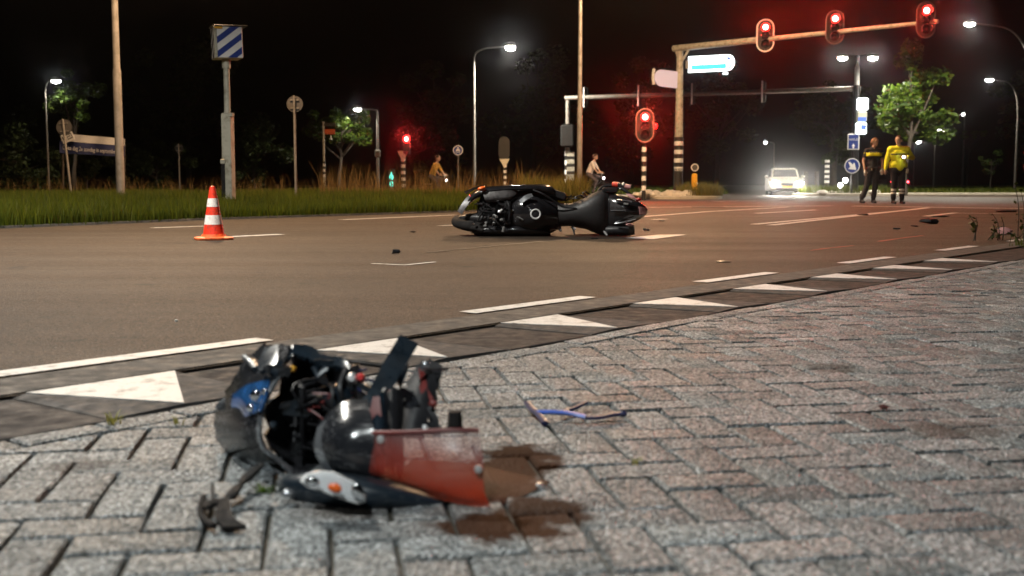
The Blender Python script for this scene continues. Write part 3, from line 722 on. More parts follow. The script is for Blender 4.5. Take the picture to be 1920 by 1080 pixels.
for k, (px, py, pw) in enumerate(((1432, 68, 480), (1562, 53, 480), (1731, 39, 480))):
    f = None
    for q in range(400):                             # where along the arm this column is seen
        p = A0 + dA * (q / 360)
        if 960 + FPX * p.x / (p.y * math.cos(PITCH) - (at(960, py, p.y).z - CAM_H) * math.sin(PITCH)) >= px: f = q / 360; break
    p = dA * f; d = (A0 + p).y
    st = thing('traffic_signal', ('red traffic signal with brightly lit rim, next to the tan mast', 'red traffic signal between the two others on the gantry arm', 'red traffic signal at the outer end of the gantry arm')[k], 'traffic light', A0 + p + Vector((0, -.2, 0)), group='signals on the gantry arm')
    signal_head(st, (0, 0, zat(py, d)), power=pw, yaw=R(-8 + 4 * k), w_=.62, h=1.18, rim='white_paint' if k == 0 else 'sign_back')  # rims farther along the arm greyed, their dim light put into colour
    mb = MB(); mb.box((0, .14, zat(py, d)), (.1, .2, .5)); mb.build('bracket', M['galv'], st)
# illuminated direction boxes on the mast
sg = thing('direction_sign', 'backlit white and cyan direction box on the tan gantry mast', 'sign', A0)
d_ = 44.8
x0, x1 = (1284 - 1269) / FPX * d_, (1369 - 1269) / FPX * d_; zc = (zat(106, d_) + zat(136, d_)) / 2; hh = (zat(106, d_) - zat(136, d_)) / 2
def cap_outline(x0, x1, hh, n_=8):
    r = hh; return [(x0, -hh), (x1 - r * .8, -hh)] + [(x1 - r * .8 + r * .8 * math.sin(a), -r * math.cos(a)) for a in [math.pi * k / n_ for k in range(1, n_)]] + [(x1 - r * .8, hh), (x0, hh)]
mb = MB(); mb.prism(cap_outline(x0, x1, hh), lambda a, b_, s: (a, -.22 + s, zc + b_ + (a - x0) * .05), 0, .16); mb.build('light_box', M['sign_lit_white'], sg)
mb = MB(); mb.prism([(x0 + .1, -hh * .72), (x1 - .34, -hh * .72), (x1 - .34, -hh * .12), (x0 + .1, -hh * .12)], lambda a, b_, s: (a, -.226 + s, zc + b_ + (a - x0) * .05), 0, .004); mb.build('cyan_band', M['sign_lit_cyan'], sg)
for pts in ([(x1 - .42, .18), (x1 - .22, .22), (x1 - .1, .02), (x1 - .2, .1)], [(x1 - .26, -.2), (x1 - .12, -.02), (x1 - .1, -.1), (x1 - .2, -.24)]):
    mb = MB(); mb.prism(pts, lambda a, b_, s: (a, -.228 + s, zc + b_ + .08), 0, .004); mb.build('blue_arrow', M['sign_lit_blue'], sg)
mb = MB(); mb.box((x0 - .02, -.14, zc), (.2, .1, .3)); mb.build('bracket', M['galv'], sg)
mb = MB(); mb.bbox((x1 - .35, -.14, zc - hh - .03), (.2, .12, .08), .02); mb.build('camera_knob', M['sign_lit_white'], sg)
sg = thing('direction_sign', 'pale lilac back of a rounded direction box on the tan gantry mast', 'sign', A0)
x0, x1 = (1222 - 1269) / FPX * 45, (1268 - 1269) / FPX * 45
zc = (zat(133, 45) + zat(165, 45)) / 2; hh = .33
mb = MB(); mb.prism([(-a, b_) for a, b_ in cap_outline(-x1, -x0, hh)], lambda a, b_, s: (a, -.1 + s, zc + b_ - a * .12 - .04), 0, .14); mb.build('light_box', M['sign_lit_soft'], sg)
mb = MB(); mb.tube([(x0 - .02, -.03, zc - hh * .9 + .1), (x0 - .06, -.03, zc + .08), (x0 - .02, -.03, zc + hh * .95 + .1)], .06, 8); mb.build('end_cap', M['white_paint'], sg)
# rear gantry
B0 = Vector(base_at(1063, 62)); B1 = Vector(base_at(1596, 57))
t = thing('signal_gantry', 'thin grey gantry beam far behind the motorcycle on two posts', 'gantry', B0)
za, zb = zat(184, 62), zat(166, 57); d = B1 - B0
mb = MB(); mb.tube([Vector((-.15, 0, za)), Vector((d.x + .2, d.y, zb))], .12, 12); bm_ = mb.build('beam', M['grey_paint'], t)
mb = MB(); mb.tube([(0, 0, 0), (0, 0, za)], [.14, .11], 14); mb.build('post', M['grey_paint'], t)
bands(t, .0, 0, zat(345, 62), zat(283, 62), 7, .15)
mb = MB(); mb.bbox((.16, -.12, zat(312, 62)), (.42, .2, 1.6), .03); mb.build('banded_cabinet', M['beige_paint'], t)
for k in range(3):
    mb = MB(); mb.bbox((.16, -.125, zat(324 - k * 14, 62)), (.43, .2, .2), .02); mb.build('black_band', M['black_paint'], t)
mb = MB(); mb.tube([(d.x, d.y, 0), (d.x, d.y, zat(160, 57))], [.2, .17], 16); mb.build('post', M['dark_metal'], t)
mb = MB(); mb.tube([(d.x, d.y, zat(162, 57)), (d.x, d.y, zat(128, 57)), (d.x, d.y, zat(114, 57))], [.13, .13, .01], 14); mb.build('pointed_cap', M['white_paint'], t)
mb = MB(); mb.bbox((-.05, -.3, zat(255, 62)), (.7, .2, 1.25), .1); mb.build('dark_signal_back', M['black_paint'], t)
for px in (1095, 1201, 1302, 1430):
    f = (px - 1063) / 533; p = d * f; dd = 62 - 5 * f; z = za + (zb - za) * f
    mb = MB(); mb.tube([p + Vector((0, -.14, z - .55)), p + Vector((0, -.14, z + .55))], .045, 8); mb.build('signal_edge', M['white_paint'], t)
    mb = MB(); mb.bbox(p + Vector((.12, .05, z)), (.2, .3, 1.1), .04); mb.build('signal_side', M['black_paint'], t)
# twin lamp on the rear gantry's right post line
tl = thing('street_lamp', 'twin-headed lamp above the pointed post top with two glowing heads', 'street lamp', base_at(1597, 60), group='street lamps round the junction')
zt = zat(108, 60); mb = MB(); mb.tube([(0, 0, 0), (0, 0, zt + .1)], [.1, .06], 10); mb.build('pole', M['dark_metal'], tl)
for s_, px in ((-1, 1568), (1, 1624)):
    x = (px - 1597) / FPX * 60; mb = MB(); mb.tube([(0, 0, zt + .1), (x * .5, 0, zt + .14), (x, 0, zt)], .03, 8); mb.build('arm', M['dark_metal'], tl)
    mb = MB(); mb.ell((x, 0, zt + .08), (.34, .2, .1)); hd = mb.build('lamp_head', M['galv'], tl)
    mb = MB(); mb.ell((x, 0, zt - .02), (.26, .17, .13)); mb.build('lens', M['lamp_lens'], hd)
    spot('lamp_light', tl, (x, 0, zt - .22), 1900, WHITE)
# lit boxes and blue signs on the right post
sp = thing('sign_stack', 'stack of lit boxes over a blue panel and a keep-right disc on one post', 'sign', base_at(1590, 56.4))
def pz(py): return zat(py, 56.2)
def pxx(px): return (px - 1590) / FPX * 56.2
for (a, b_, c0, c1, mt, nm) in ((1594, 1614, 184, 207, 'sign_lit_white', 'white_box'), (1594, 1612, 209, 229, 'sign_lit_grey', 'grey_box'), (1593, 1612, 230, 252, 'sign_lit_white', 'blue_white_box')):
    mb = MB(); mb.bbox(((pxx(a) + pxx(b_)) / 2, -.3, (pz(c0) + pz(c1)) / 2), (pxx(b_) - pxx(a), .2, pz(c0) - pz(c1)), .05); bx = mb.build(nm, M[mt], sp)
    if nm == 'blue_white_box':
        mb = MB(); mb.bbox(((pxx(1600) + pxx(1612)) / 2, -.4, (pz(234) + pz(244)) / 2), (.26, .02, .24), .01); mb.build('blue_patch', M['sign_lit_blue'], bx)
    if nm == 'grey_box':
        mb = MB(); mb.bbox(((pxx(a) + pxx(b_)) / 2, -.4, pz(224)), (.4, .02, .2), .01); mb.build('blue_patch', M['sign_lit_blue'], bx)
mb = MB(); mb.bbox((pxx(1589), -.3, (pz(251) + pz(281)) / 2), (pxx(1600) - pxx(1578), .04, pz(251) - pz(281)), .03); fr = mb.build('blue_panel_frame', M['sign_white'], sp)
mb = MB(); mb.bbox((pxx(1589), -.325, (pz(253) + pz(279)) / 2), (pxx(1598) - pxx(1580), .01, pz(253) - pz(279)), .02); mb.build('blue_panel', M['sign_blue'], fr)
text('panel_lettering', 'APELD', .155, M['sign_white'], fr, (pxx(1589), -.336, pz(262)), (R(90), 0, 0))
mb = MB(); mb.prism([(-.09, 0), (0, .13), (.09, 0), (.04, 0), (.04, -.12), (-.04, -.12), (-.04, 0)], lambda a, b_, s: (pxx(1589) + a, -.334 + s, pz(274) + b_), 0, .004); mb.build('white_arrow', M['sign_white'], fr)
def disc(parent, name, c, r, mat, t0=.02, yaw=0, n_=28):
    mb = MB(); mb.lathe([(0.0001, -t0 / 2), (r, -t0 / 2), (r, t0 / 2), (0.0001, t0 / 2)], c, n_, rotz(yaw) @ Matrix.Rotation(R(90), 3, 'X')); return mb.build(name, mat, parent)
c = (pxx(1588), -.3, pz(311)); dk = disc(sp, 'keep_right_disc', c, .38, M['sign_white']); disc(dk, 'blue_face', (c[0], c[1] - .014, c[2]), .335, M['sign_blue'], .012)
mb = MB(); mb.prism([(-.2, .18), (-.12, .2), (.02, .06), (.1, .17), (.2, -.2), (-.2, -.16), (-.1, -.05)], lambda a, b_, s: (c[0] + a, c[1] - .026 + s, c[2] + b_), 0, .004); mb.build('white_arrow', M['sign_white'], dk)
mb = MB(); mb.tube([(0, -.2, 0), (0, -.2, pz(250))], .05, 10); mb.build('pole', M['dark_metal'], sp)
# ================================================================== SIGNS, POSTS AND BOLLARDS
def disc_sign(label, px, py_c, rpx, d, py_base=360, face='sign_back', tilt=0, back=True, rp=.03):
    b_ = Vector(base_at(px, d, .08)); t = thing('road_sign', label, 'sign', b_, rot=(0, tilt, 0)); z = zat(py_c, d) - .08; r = rpx / FPX * d
    mb = MB(); mb.tube([(0, 0, -.1), (0, 0, z + r * 1.05)], rp, 10); mb.build('pole', M['galv'], t)
    dk = disc(t, 'disc', (0, .045 if back else -.045, z), r, M[face], .012)
    if back:
        for q in (.5, -.5):
            mb = MB(); mb.box((0, .022, z + r * q), (r * 1.1, .02, .03)); mb.build('clamp_bar', M['galv'], dk)
    return t, dk, z, r
disc_sign('grey back of a round road sign on a leaning pole in front of the banner', 141, 238, 14.5, 30, tilt=R(-4.5))
disc_sign('grey back of a round road sign on a straight slim pole beside the dry weeds', 558, 195, 15, 27)
disc_sign('small dark round sign back behind the tall dry weeds', 342, 278, 8, 48, face='black_paint')
t, dk, z, r = disc_sign('round blue shared-path sign with white figures beside the lamp mast', 860, 282, 9.3, 47, face='sign_white', back=False)
disc(dk, 'blue_face', (0, -.06, z), r * .84, M['sign_blue'], .012)
mb = MB(); mb.ell((0, -.07, z + .1), (.035, .008, .035)); mb.prism([(-.05, .06), (.05, .06), (.1, -.03), (.03, -.02), (-.03, -.02), (-.1, -.03)], lambda a, b_, s: (a, -.07 + s, z + b_), 0, .004); mb.build('white_figures', M['sign_white'], dk)
mb = MB(); mb.torus((-.055, -.07, z - .08), .035, .008, 16, 6, Matrix.Rotation(R(90), 3, 'X')); mb.torus((.055, -.07, z - .08), .035, .008, 16, 6, Matrix.Rotation(R(90), 3, 'X')); mb.build('white_bicycle', M['sign_white'], dk)
# speed camera cabinet
d = 22.5; t = thing('speed_camera', 'beige speed camera post with blue and white striped box', 'speed camera', base_at(434, d, .1), R(-12))
q = lambda py: zat(py, d) - .1
mb = MB(); mb.bbox((0, 0, (q(375) + q(212)) / 2), (.2, .18, q(212) - q(375)), .02); mb.build('cabinet', M['beige_paint'], t)
mb = MB(); mb.bbox((-.075, -.06, q(335)), (.08, .1, .75), .015); mb.build('cable_duct', M['dark_metal'], t)
mb = MB(); mb.bbox((-.07, -.06, q(303)), (.1, .12, .1), .01); mb.build('duct_clamp', M['beige_paint'], t)
mb = MB(); mb.bbox((.1, -.05, q(216)), (.1, .1, .07), .01); mb.build('hinge', M['beige_paint'], t)
mb = MB(); mb.tube([(0, 0, q(214)), (0, 0, q(120))], [.062, .06], 14); mb.build('tube', M['beige_paint'], t)
mb = MB(); mb.tube([(0, 0, q(128)), (0, 0, q(112))], [.085, .085], 14); mb.build('collar', M['beige_paint'], t)
bw, bh = .52, q(52) - q(111); bz = (q(52) + q(111)) / 2; bcx = .02; byaw = R(38)
bx = MB(); bx.bbox((0, 0, 0), (bw, .46, bh), .012); bo = bx.build('box', M['sign_white'], t, loc=(bcx, 0, bz), rot=(0, R(-1.5), byaw))
def stripes(face_fn, wv, slope, parent, mat):
    s_ = -2.2
    while s_ < 2.2:
        poly = [(-wv / 2, s_), (wv / 2, s_ + slope * wv), (wv / 2, s_ + slope * wv + .13), (-wv / 2, s_ + .13)]
        poly = [Vector((a, b_, 0)) for a, b_ in poly]
        poly = clip(clip(poly, Vector((0, -bh / 2 + .01, 0)), Vector((0, 1, 0))), Vector((0, bh / 2 - .01, 0)), Vector((0, -1, 0)))
        if len(poly) > 2:
            mb = MB(); mb.loft([[face_fn(p.x, p.y, .001) for p in poly], [face_fn(p.x, p.y, .004) for p in poly]]); mb.build('blue_stripe', mat, parent, smooth=False)
        s_ += .27
stripes(lambda a, b_, o: Vector((a, -.23 - o, b_)), bw - .03, .75, bo, M['sign_blue'])
stripes(lambda a, b_, o: Vector((-bw / 2 - o, a, b_)), .42, -1.1, bo, M['black_paint'])
mb = MB(); mb.bbox((-bw / 2 - .006, -.232, 0), (.06, .03, bh), .006); mb.build('corner_strip', M['beige_paint'], bo)
mb = MB(); mb.bbox((.04, 0, bh / 2 + .012), (bw + .12, .54, .022), .006); mb.build('roof_plate', M['dark_metal'], bo)
mb = MB(); mb.bbox((-.2, -.2, bh / 2 - .03), (.16, .1, .05), .01); mb.build('mossy_edge', M['yellow_plastic'], bo)
# banner with tilted sign
d = 38; bl = at(112, 290, d); br = at(300, 288, d)
bn = thing('event_banner', 'navy and white open-day banner hung behind the round sign', 'banner', at(112, 345, d) * 1.0)
o = Vector(bn.location)
def bq(px, py): return at(px, py, d) - o
def wav(a, b_): return [a.lerp(b_, k / 12) + Vector((0, .05 * math.sin(k * 1.3), 0)) for k in range(13)]
mb = MB(); mb.sheet([wav(bq(112, 264), bq(234, 274)), wav(bq(112, 275), bq(234, 284)), wav(bq(112, 287), bq(234, 294))], .01, 1, 2); mb.build('navy_cloth', M['banner_navy'], bn)
mb = MB(); mb.sheet([wav(bq(128, 251), bq(234, 260)), wav(bq(121, 257), bq(234, 267)), wav(bq(114, 264), bq(234, 273.5))], .01, 1, 2); wc = mb.build('white_cloth', M['sign_white'], bn)
text('banner_lettering', 'Open dag 2e zondag in september', .2, M['sign_white'], bn, bq(119, 277) + Vector((0, -.09, 0)), (R(90), R(4.5), 0), 'LEFT', .66)
for px in (116, 231):
    mb = MB(); mb.tube([bq(px, 352) + Vector((0, .1, 0)), bq(px, 252 if px < 200 else 260) + Vector((0, .1, 0))], .04, 8); mb.build('post', M['bark'], bn)
ts = thing('tilted_sign', 'small white framed sign tilted on the corner of the banner', 'sign', at(127, 258, d - .3), rot=(0, R(-20), 0))
mb = MB(); mb.bbox((0, 0, 0), (.42, .03, .3), .01); mb.build('panel', M['sign_white'], ts)
mb = MB(); mb.tube([(-.1, -.02, -.08), (-.08, -.02, .09), (.16, -.02, .09), (.16, -.02, -.05), (0, -.02, -.06), (0, -.02, .03), (.1, -.02, .03)], .016, 6); mb.build('black_mark', M['black_paint'], ts)
mb = MB(); mb.tube([(-.16, -.02, .08), (-.13, -.02, -.09)], .014, 6); mb.build('black_mark', M['black_paint'], ts)
# orange-lit board on striped post
d = 50; t = thing('notice_board', 'small orange-lit hanging board on a post with a barber-striped foot', 'sign', base_at(611, d, .1)); q = lambda py: zat(py, d) - .1
mb = MB(); mb.tube([(0, 0, 0), (0, 0, q(228))], .05, 10); mb.build('post', M['beige_paint'], t)
bands(t, 0, 0, q(332), q(302), 6, .052)
mb = MB(); mb.bbox((.28, 0, q(247)), (.45, .08, .24), .02); mb.build('board', M['cone_base'], t)
mb = MB(); mb.bbox((.28, 0, q(234)), (.5, .1, .16), .02); mb.build('hood', M['bark'], t)
mb = MB(); mb.lathe([(.02, .2), (.03, .1), (.07, .02), (.075, 0)], (.32, 0, q(262)), 14); mb.build('bell', M['white_paint'], t)
mb = MB(); mb.bbox((100 / FPX * d, 0, q(289)), (.26, .14, .3), .03)
jb = thing('cable_box', 'small grey box strapped to the thin lamp mast beside the orange board', 'box', base_at(711, 54.8, .1)); mb = MB(); mb.bbox((0, -.06, zat(288, 54.8) - .1), (.26, .14, .36), .03); mb.build('body', M['grey_paint'], jb); mb = MB(); mb.bbox((0, -.14, zat(288, 54.8) - .1), (.2, .02, .28), .01); mb.build('lid', M['grey_paint'], jb)
# small far red signal on striped pole with give-way sign
d = 52; t = thing('traffic_signal', 'small far red signal above an upturned triangle on a banded pole', 'traffic light', base_at(758, d, .1)); q = lambda py: zat(py, d) - .1
mb = MB(); mb.tube([(0, 0, 0), (0, 0, q(250))], .06, 10); mb.build('pole', M['black_paint'], t); bands(t, 0, 0, q(351), q(284), 11, .095)
mb = MB(); mb.bbox((.15, 0, q(272)), (.34, .2, .95), .06); mb.build('housing', M['black_paint'], t)
mb = MB(); mb.ell((.17, -.14, q(261)), (.15, .05, .17), 16, 8); ln = mb.build('lens', M['red_light'], t); mb = MB(); mb.ell((.17, -.18, q(261)), (.085, .03, .1), 12, 8); mb.build('bulb_glow', M['red_core'], ln)
spot('signal_light', t, (.17, -.35, q(261)), 130, (1, .03, .03), 140, .8, (0, -1, -.1))
def giveway(parent, x, y, zt, zb, w_, mat):
    mb = MB(); mb.prism([(-w_, 0), (w_, 0), (0, zb - zt)], lambda a, b_, s: (x + a, y + s, zt + b_), 0, .015); o = mb.build('give_way_panel', M[mat], parent); return o
giveway(t, .0, -.1, q(283), q(305), .26, 'pink_panel')
t = thing('cyclist_signal', 'low cyclist signal with two turquoise lit lenses in the verge', 'traffic light', base_at(736, 46, .1)); q = lambda py: zat(py, 46) - .1
mb = MB(); mb.tube([(0, 0, 0), (0, 0, q(348))], .04, 8); mb.build('pole', M['white_paint'], t)
mb = MB(); mb.bbox((0, .06, q(336)), (.3, .14, .82), .06); mb.build('housing', M['black_paint'], t)
mb = MB(); mb.lathe([(.001, .22), (.03, .14), (.08, .04), (.085, -.03), (.05, -.1), (.001, -.12)], (0, -.03, q(332)), 14); mb.build('lens', M['green_light'], t)
mb = MB(); mb.ell((0, -.03, q(345)), (.08, .04, .12)); mb.build('lens', M['green_light'], t)
# signal seen from behind with give-way back
d = 41; t = thing('traffic_signal', 'dark back of a signal above a pale triangle panel on a banded pole', 'traffic light', base_at(947, d, .1)); q = lambda py: zat(py, d) - .1
mb = MB(); mb.tube([(0, 0, 0), (0, 0, q(262))], .05, 10); mb.build('pole', M['black_paint'], t); bands(t, 0, 0, q(346), q(303), 8, .055)
mb = MB(); mb.prism(stadium(.4, .84), lambda a, b_, s: (a - .03, s, q(278) + b_), -.05, .1); mb.build('backing_board', M['black_paint'], t)
giveway(t, -.02, -.08, q(298), q(316), .19, 'beige_paint')
# yellow bollard
t = thing('bollard', 'yellow bollard with a round disc top on the stony island', 'bollard', base_at(1299, 44, .12)); q = lambda py: zat(py, 44) - .12
mb = MB(); mb.loft([[Vector((x * w_, y * w_, z)) for x, y in ((-1, -.7), (-.7, -1), (.7, -1), (1, -.7), (1, .7), (.7, 1), (-.7, 1), (-1, .7))] for w_, z in ((.11, 0), (.105, q(330)), (.09, q(326)), (.03, q(325)))]); mb.build('body', M['yellow_plastic'], t)
dk = disc(t, 'disc', (0, -.05, q(314)), .15, M['sign_white'], .03); disc(dk, 'dark_face', (0, -.068, q(314)), .11, M['sign_back'], .01)
mb = MB(); mb.ell((.09, -.1, q(344)), (.03, .02, .05)); mb.build('reflector', M['reflective'], t)
# banded marker post + two small bollard lights near the keep-right island
t = thing('marker_post', 'slim black and white banded marker post by the grassy island', 'bollard', base_at(1545, 60)); mb = MB(); mb.tube([(0, 0, 0), (0, 0, zat(300, 60))], .1, 12); mb.build('pole', M['black_paint'], t); bands(t, 0, 0, zat(343, 60), zat(300, 60), 9, .12)
for k, (px, py) in enumerate(((1570, 348), (1579, 338))):
    d = 59 + k; t = thing('marker_light', ('lower round marker light beside the keep-right post', 'higher round marker light beside the keep-right post')[k], 'light', base_at(px, d, .1))
    mb = MB(); mb.tube([(0, 0, -.1), (0, 0, zat(py, d) - .1)], .04, 8); mb.build('stem', M['dark_metal'], t); mb = MB(); mb.ell((0, -.05, zat(py, d) - .1), (.13, .1, .13)); mb.build('globe', M['lamp_lens_far'], t)
# round red-rimmed signs at the right edge
t = thing('road_sign', 'pair of round red-rimmed signs stacked on one post by the bowed lamp', 'sign', base_at(1921, 50)); q = lambda py: zat(py, 50)
mb = MB(); mb.tube([(0, 0, 0), (0, 0, q(270))], .05, 10); mb.build('pole', M['galv'], t)
for z_, w_ in ((q(287), 'no_turn'), (q(313), 'speed')):
    dk = disc(t, 'red_rim', (0, -.06, z_), .3, M['sign_red']); fc = disc(dk, 'white_face', (0, -.075, z_), .225, M['cone_white'], .01)
    mb = MB(); mb.tube([(-.08, -.085, z_ - .12), (-.06, -.085, z_ + .02), (.08, -.085, z_ + .06)], .022, 6); mb.build('black_symbol', M['black_paint'], dk)
mb = MB(); mb.tube([(-.12, .1, q(300)), (-.12, .1, q(222))], .035, 8); mb.build('blue_tube', M['sign_blue'], t)
# barrier posts behind the car
for k, px in enumerate((1506, 1526)):
    t = thing('gate_post', ('reddish brown gate post just behind the white car', 'reddish brown gate post nearer the banded marker post')[k], 'post', base_at(px, 68)); mb = MB(); mb.bbox((0, 0, .65), (.22, .2, 1.3), .03); mb.build('shaft', M['bark'], t); mb = MB(); mb.bbox((0, 0, 1.33), (.26, .24, .06), .02); mb.build('cap', M['bark'], t)
# ================================================================== TRAFFIC CONE
b_ = gnd(401, 449); t = thing('traffic_cone', 'red and white banded traffic cone standing on the asphalt', 'cone', b_, R(20))
mb = MB(); rings = []
for w_, z in ((.188, 0), (.192, .008), (.19, .022), (.15, .03), (.125, .034), (.118, .055)):
    rings.append([Vector((w_ * math.copysign(abs(math.cos(a)) ** .45, math.cos(a)), w_ * math.copysign(abs(math.sin(a)) ** .45, math.sin(a)), z)) for a in [2 * math.pi * (k + .5) / 32 for k in range(32)]] if z < .031 else [Vector((w_ * math.cos(a), w_ * math.sin(a), z)) for a in [2 * math.pi * (k + .5) / 32 for k in range(32)]])
mb.loft(rings); mb.build('base_plate', M['cone_base'], t)
CH = .545; cr_ = lambda z: .108 - (.108 - .03) * (z - .05) / (CH - .05)
zs = [.05, .155, .25, .335, .42, CH]
for k in range(5):
    a, c = zs[k], zs[k + 1]; mb = MB(); r0, r1 = cr_(a), cr_(c); e = .0015 if k % 2 else 0
    prof = [(r0 + e, a), (r1 + e, c)] if k < 4 else [(r0, a), (r1, c - .02), (r1 * .9, c - .004), (r1 * .55, c), (r1 * .5, c - .02)]
    mb.lathe(prof, n=32); mb.build('white_band' if k % 2 else 'red_band', M['cone_white'] if k % 2 else M['cone_red'], t)
# ================================================================== FALLEN MOTORCYCLE (lying on its side, top towards the pavement)
BO = gnd(1030, 443); BS = FPX / BO.y
mc = thing('motorcycle', 'black motorcycle lying on its side across the road, front fairing torn off', 'motorcycle', BO)
def B(px, py, y=0.0): return Vector(((px - 1030) / BS * (BO.y + y) / BO.y, y, CAM_H + (HOR - py) / FPX * (BO.y + y) - 0))
def bloft(name, st, mat, ex=.75, n_=20, parent=None):
    """st: (px, py_top, py_bottom, y_front, y_back) stations along the bike; rounded cross-section"""
    pts = [catline([Vector((s[0], s[1], s[2])) for s in st], 4), catline([Vector((s[3], s[4], 0)) for s in st], 4)]
    mb = MB(); rings = []
    for a, b2 in zip(*pts):
        zc_, hz = (a.y + a.z) / 2, max(.4, (a.z - a.y) / 2); yc, hy = (b2.x + b2.y) / 2, max(.004, (b2.y - b2.x) / 2); r = []
        for k in range(n_):
            th = 2 * math.pi * k / n_; c, s = math.cos(th), math.sin(th)
            r.append(B(a.x, zc_ - hz * math.copysign(abs(s) ** ex, s), yc + hy * math.copysign(abs(c) ** ex, c)))
        rings.append(r)
    mb.loft(rings); return mb.build(name, mat, parent or mc, sharp=.9)
def wheel(name, c, axis, rad, rt, parent=mc):
    Mx = dirM(axis); mb = MB(); mb.torus(c, rad, rt, 40, 12, Mx); ty = mb.build(name, M['rubber'], parent)
    mb = MB(); mb.lathe([(rad - rt * .55, -rt * .6), (rad - rt * .8, -rt * .5), (rad - rt * .95, 0), (rad - rt * .8, rt * .5), (rad - rt * .55, rt * .6)], c, 36, Mx); rm = mb.build('rim', M['dark_metal'], ty)
    mb = MB()
    for k in range(5):
        a = 2 * math.pi * k / 5; d1 = Mx @ Vector((math.cos(a), math.sin(a), 0)); mb.tube([Vector(c) + d1 * .03, Vector(c) + d1 * (rad - rt * .8)], [.022, .016], 6)
    mb.lathe([(.045, -.05), (.045, .05)], c, 14, Mx, True); mb.build('spokes', M['dark_metal'], ty)
    mb = MB(); mb.lathe([(.075, .052), (.15, .052), (.15, .058), (.075, .058), (.075, .052)], c, 30, Mx); mb.build('brake_disc', M['steel'], ty)
wheel('front_wheel', B(903, 420, .26), (.12, -.10, 1), .27, .06)
wheel('rear_wheel', B(1128, 412, .5), (.02, -.06, 1), .27, .085)
# torn front: fender, fork, triple clamp, radiator
bloft('front_fender', [(862, 404, 414, .1, .2), (880, 400, 418, .02, .28), (905, 398, 424, -.04, .3), (930, 400, 428, -.06, .25)], M['black_plastic'], parent=mc)
mb = MB()
for dz in (-12, 12): mb.tube([B(900, 414 + dz, .24), B(950, 400 + dz, -.02), B(962, 397 + dz, -.06)], [.026, .03, .022], 12)
mb.build('fork', M['dark_metal'], mc)
mb = MB(); mb.bbox(B(952, 399, -.04), (.07, .12, .26), .015); mb.build('triple_clamp', M['dark_metal'], mc)
mb = MB(); mb.bbox(B(925, 405, .16), (.22, .25, .3), .03, (0, .1, .2)); mb.build('radiator', M['dark_metal'], mc)
mb = MB(); mb.bbox(B(985, 405, .34), (.55, .36, .38), .05); mb.build('engine', M['dark_metal'], mc)
# upper side fairing with shoulder, grey side panel, torn edge
bloft('side_fairing', [(868, 390, 396, .05, .12), (876, 374, 388, .0, .3), (892, 358, 374, -.03, .42), (915, 350, 366, -.06, .5), (960, 347, 362, -.08, .55), (1005, 345.5, 362, -.08, .55), (1030, 347, 368, -.06, .5), (1046, 358, 372, .0, .35)], M['black_gloss'], .7)
mb = MB(); mb.sheet([[B(905, 362, -.05), B(930, 359, -.07), B(957, 357, -.08), B(968, 362, -.07)], [B(908, 372, -.09), B(930, 371, -.1), B(955, 369, -.1), B(962, 368, -.09)], [B(912, 379, -.07), B(930, 377, -.08), B(950, 374, -.08), B(955, 374, -.07)]], .008); mb.build('grey_side_panel', M['grey_panel'], mc)
mb = MB(); mb.sheet([[B(858, 396, .0), B(868, 380, .02), B(880, 366, .05)], [B(866, 402, -.02), B(876, 386, -.02), B(886, 372, .0)]], .006); mb.build('torn_nose_strip', M['grey_panel'], mc)
mb = MB(); mb.sheet([[B(872, 360, .3), B(892, 352, .32), B(910, 348, .34)], [B(876, 364, .12), B(893, 355, .12), B(910, 351, .12)]], .006); mb.build('upper_edge_panel', M['black_gloss'], mc)
mb = MB(); mb.ell(B(903, 353, -.08), (.045, .03, .022), 12, 8, Matrix.Rotation(R(-15), 3, 'Y')); mb.build('indicator', M['orange_plastic'], mc)
bloft('lower_fairing', [(884, 428, 436, .0, .12), (896, 424, 441, -.05, .3), (930, 420, 443, -.1, .45), (975, 418, 443, -.12, .5), (1015, 424, 443, -.1, .5), (1032, 432, 442.5, -.04, .3)], M['black_gloss'], .7)
mb = MB(); mb.tube([B(884, 427, -.03), B(894, 428, -.1), B(905, 432, -.13)], [.026, .028, .02], 10); mb.build('lower_grip', M['rubber'], mc)
mb = MB(); mb.ell(B(888, 418, -.14), (.016, .014, .02)); mb.build('bar_end', M['chrome'], mc)
# exposed stays, hoses, wires and bolts at the front
for k in range(16):
    x, y = rnd.uniform(892, 962), rnd.uniform(380, 434); pts = [B(x + rnd.uniform(-14, 14), y + rnd.uniform(-16, 16), rnd.uniform(-.14, .04)) for _ in range(4)]
    mb = MB(); mb.tube(catline(pts, 5), rnd.choice((.005, .007, .01)), 6); mb.build('hose' if k % 2 else 'wire', M['rubber'] if k % 3 else M['black_plastic'], mc)
for k in range(13):
    mb = MB(); mb.lathe([(.0001, .01), (.012, .01), (.014, 0), (.014, -.02)], B(rnd.uniform(893, 962), rnd.uniform(378, 432), rnd.uniform(-.17, -.1)), 8, dirM((rnd.uniform(-.5, .5), -1, rnd.uniform(-.3, .5)))); mb.build('bolt', M['chrome'] if k % 2 else M['alu'], mc)
for (a, c, w_, e) in (((935, 398), (940, 392), .02, 'alu'), ((945, 417), (951, 419), .012, 'chrome'), ((944, 425), (942, 434), .013, 'alu'), ((968, 406), (980, 412), .012, 'alu'), ((926, 418), (922, 420), .014, 'chrome')):
    mb = MB(); mb.tube([B(*a, -.17), B(*c, -.16)], w_, 8, True, .6); mb.build('bracket', M[e], mc)
bloft('inner_fairing', [(896, 384, 420, .04, .2), (905, 366, 432, .02, .3), (930, 356, 440, .0, .34), (990, 352, 440, .0, .36), (1030, 356, 438, .02, .34), (1046, 366, 430, .06, .3)], M['black_plastic'], .8)
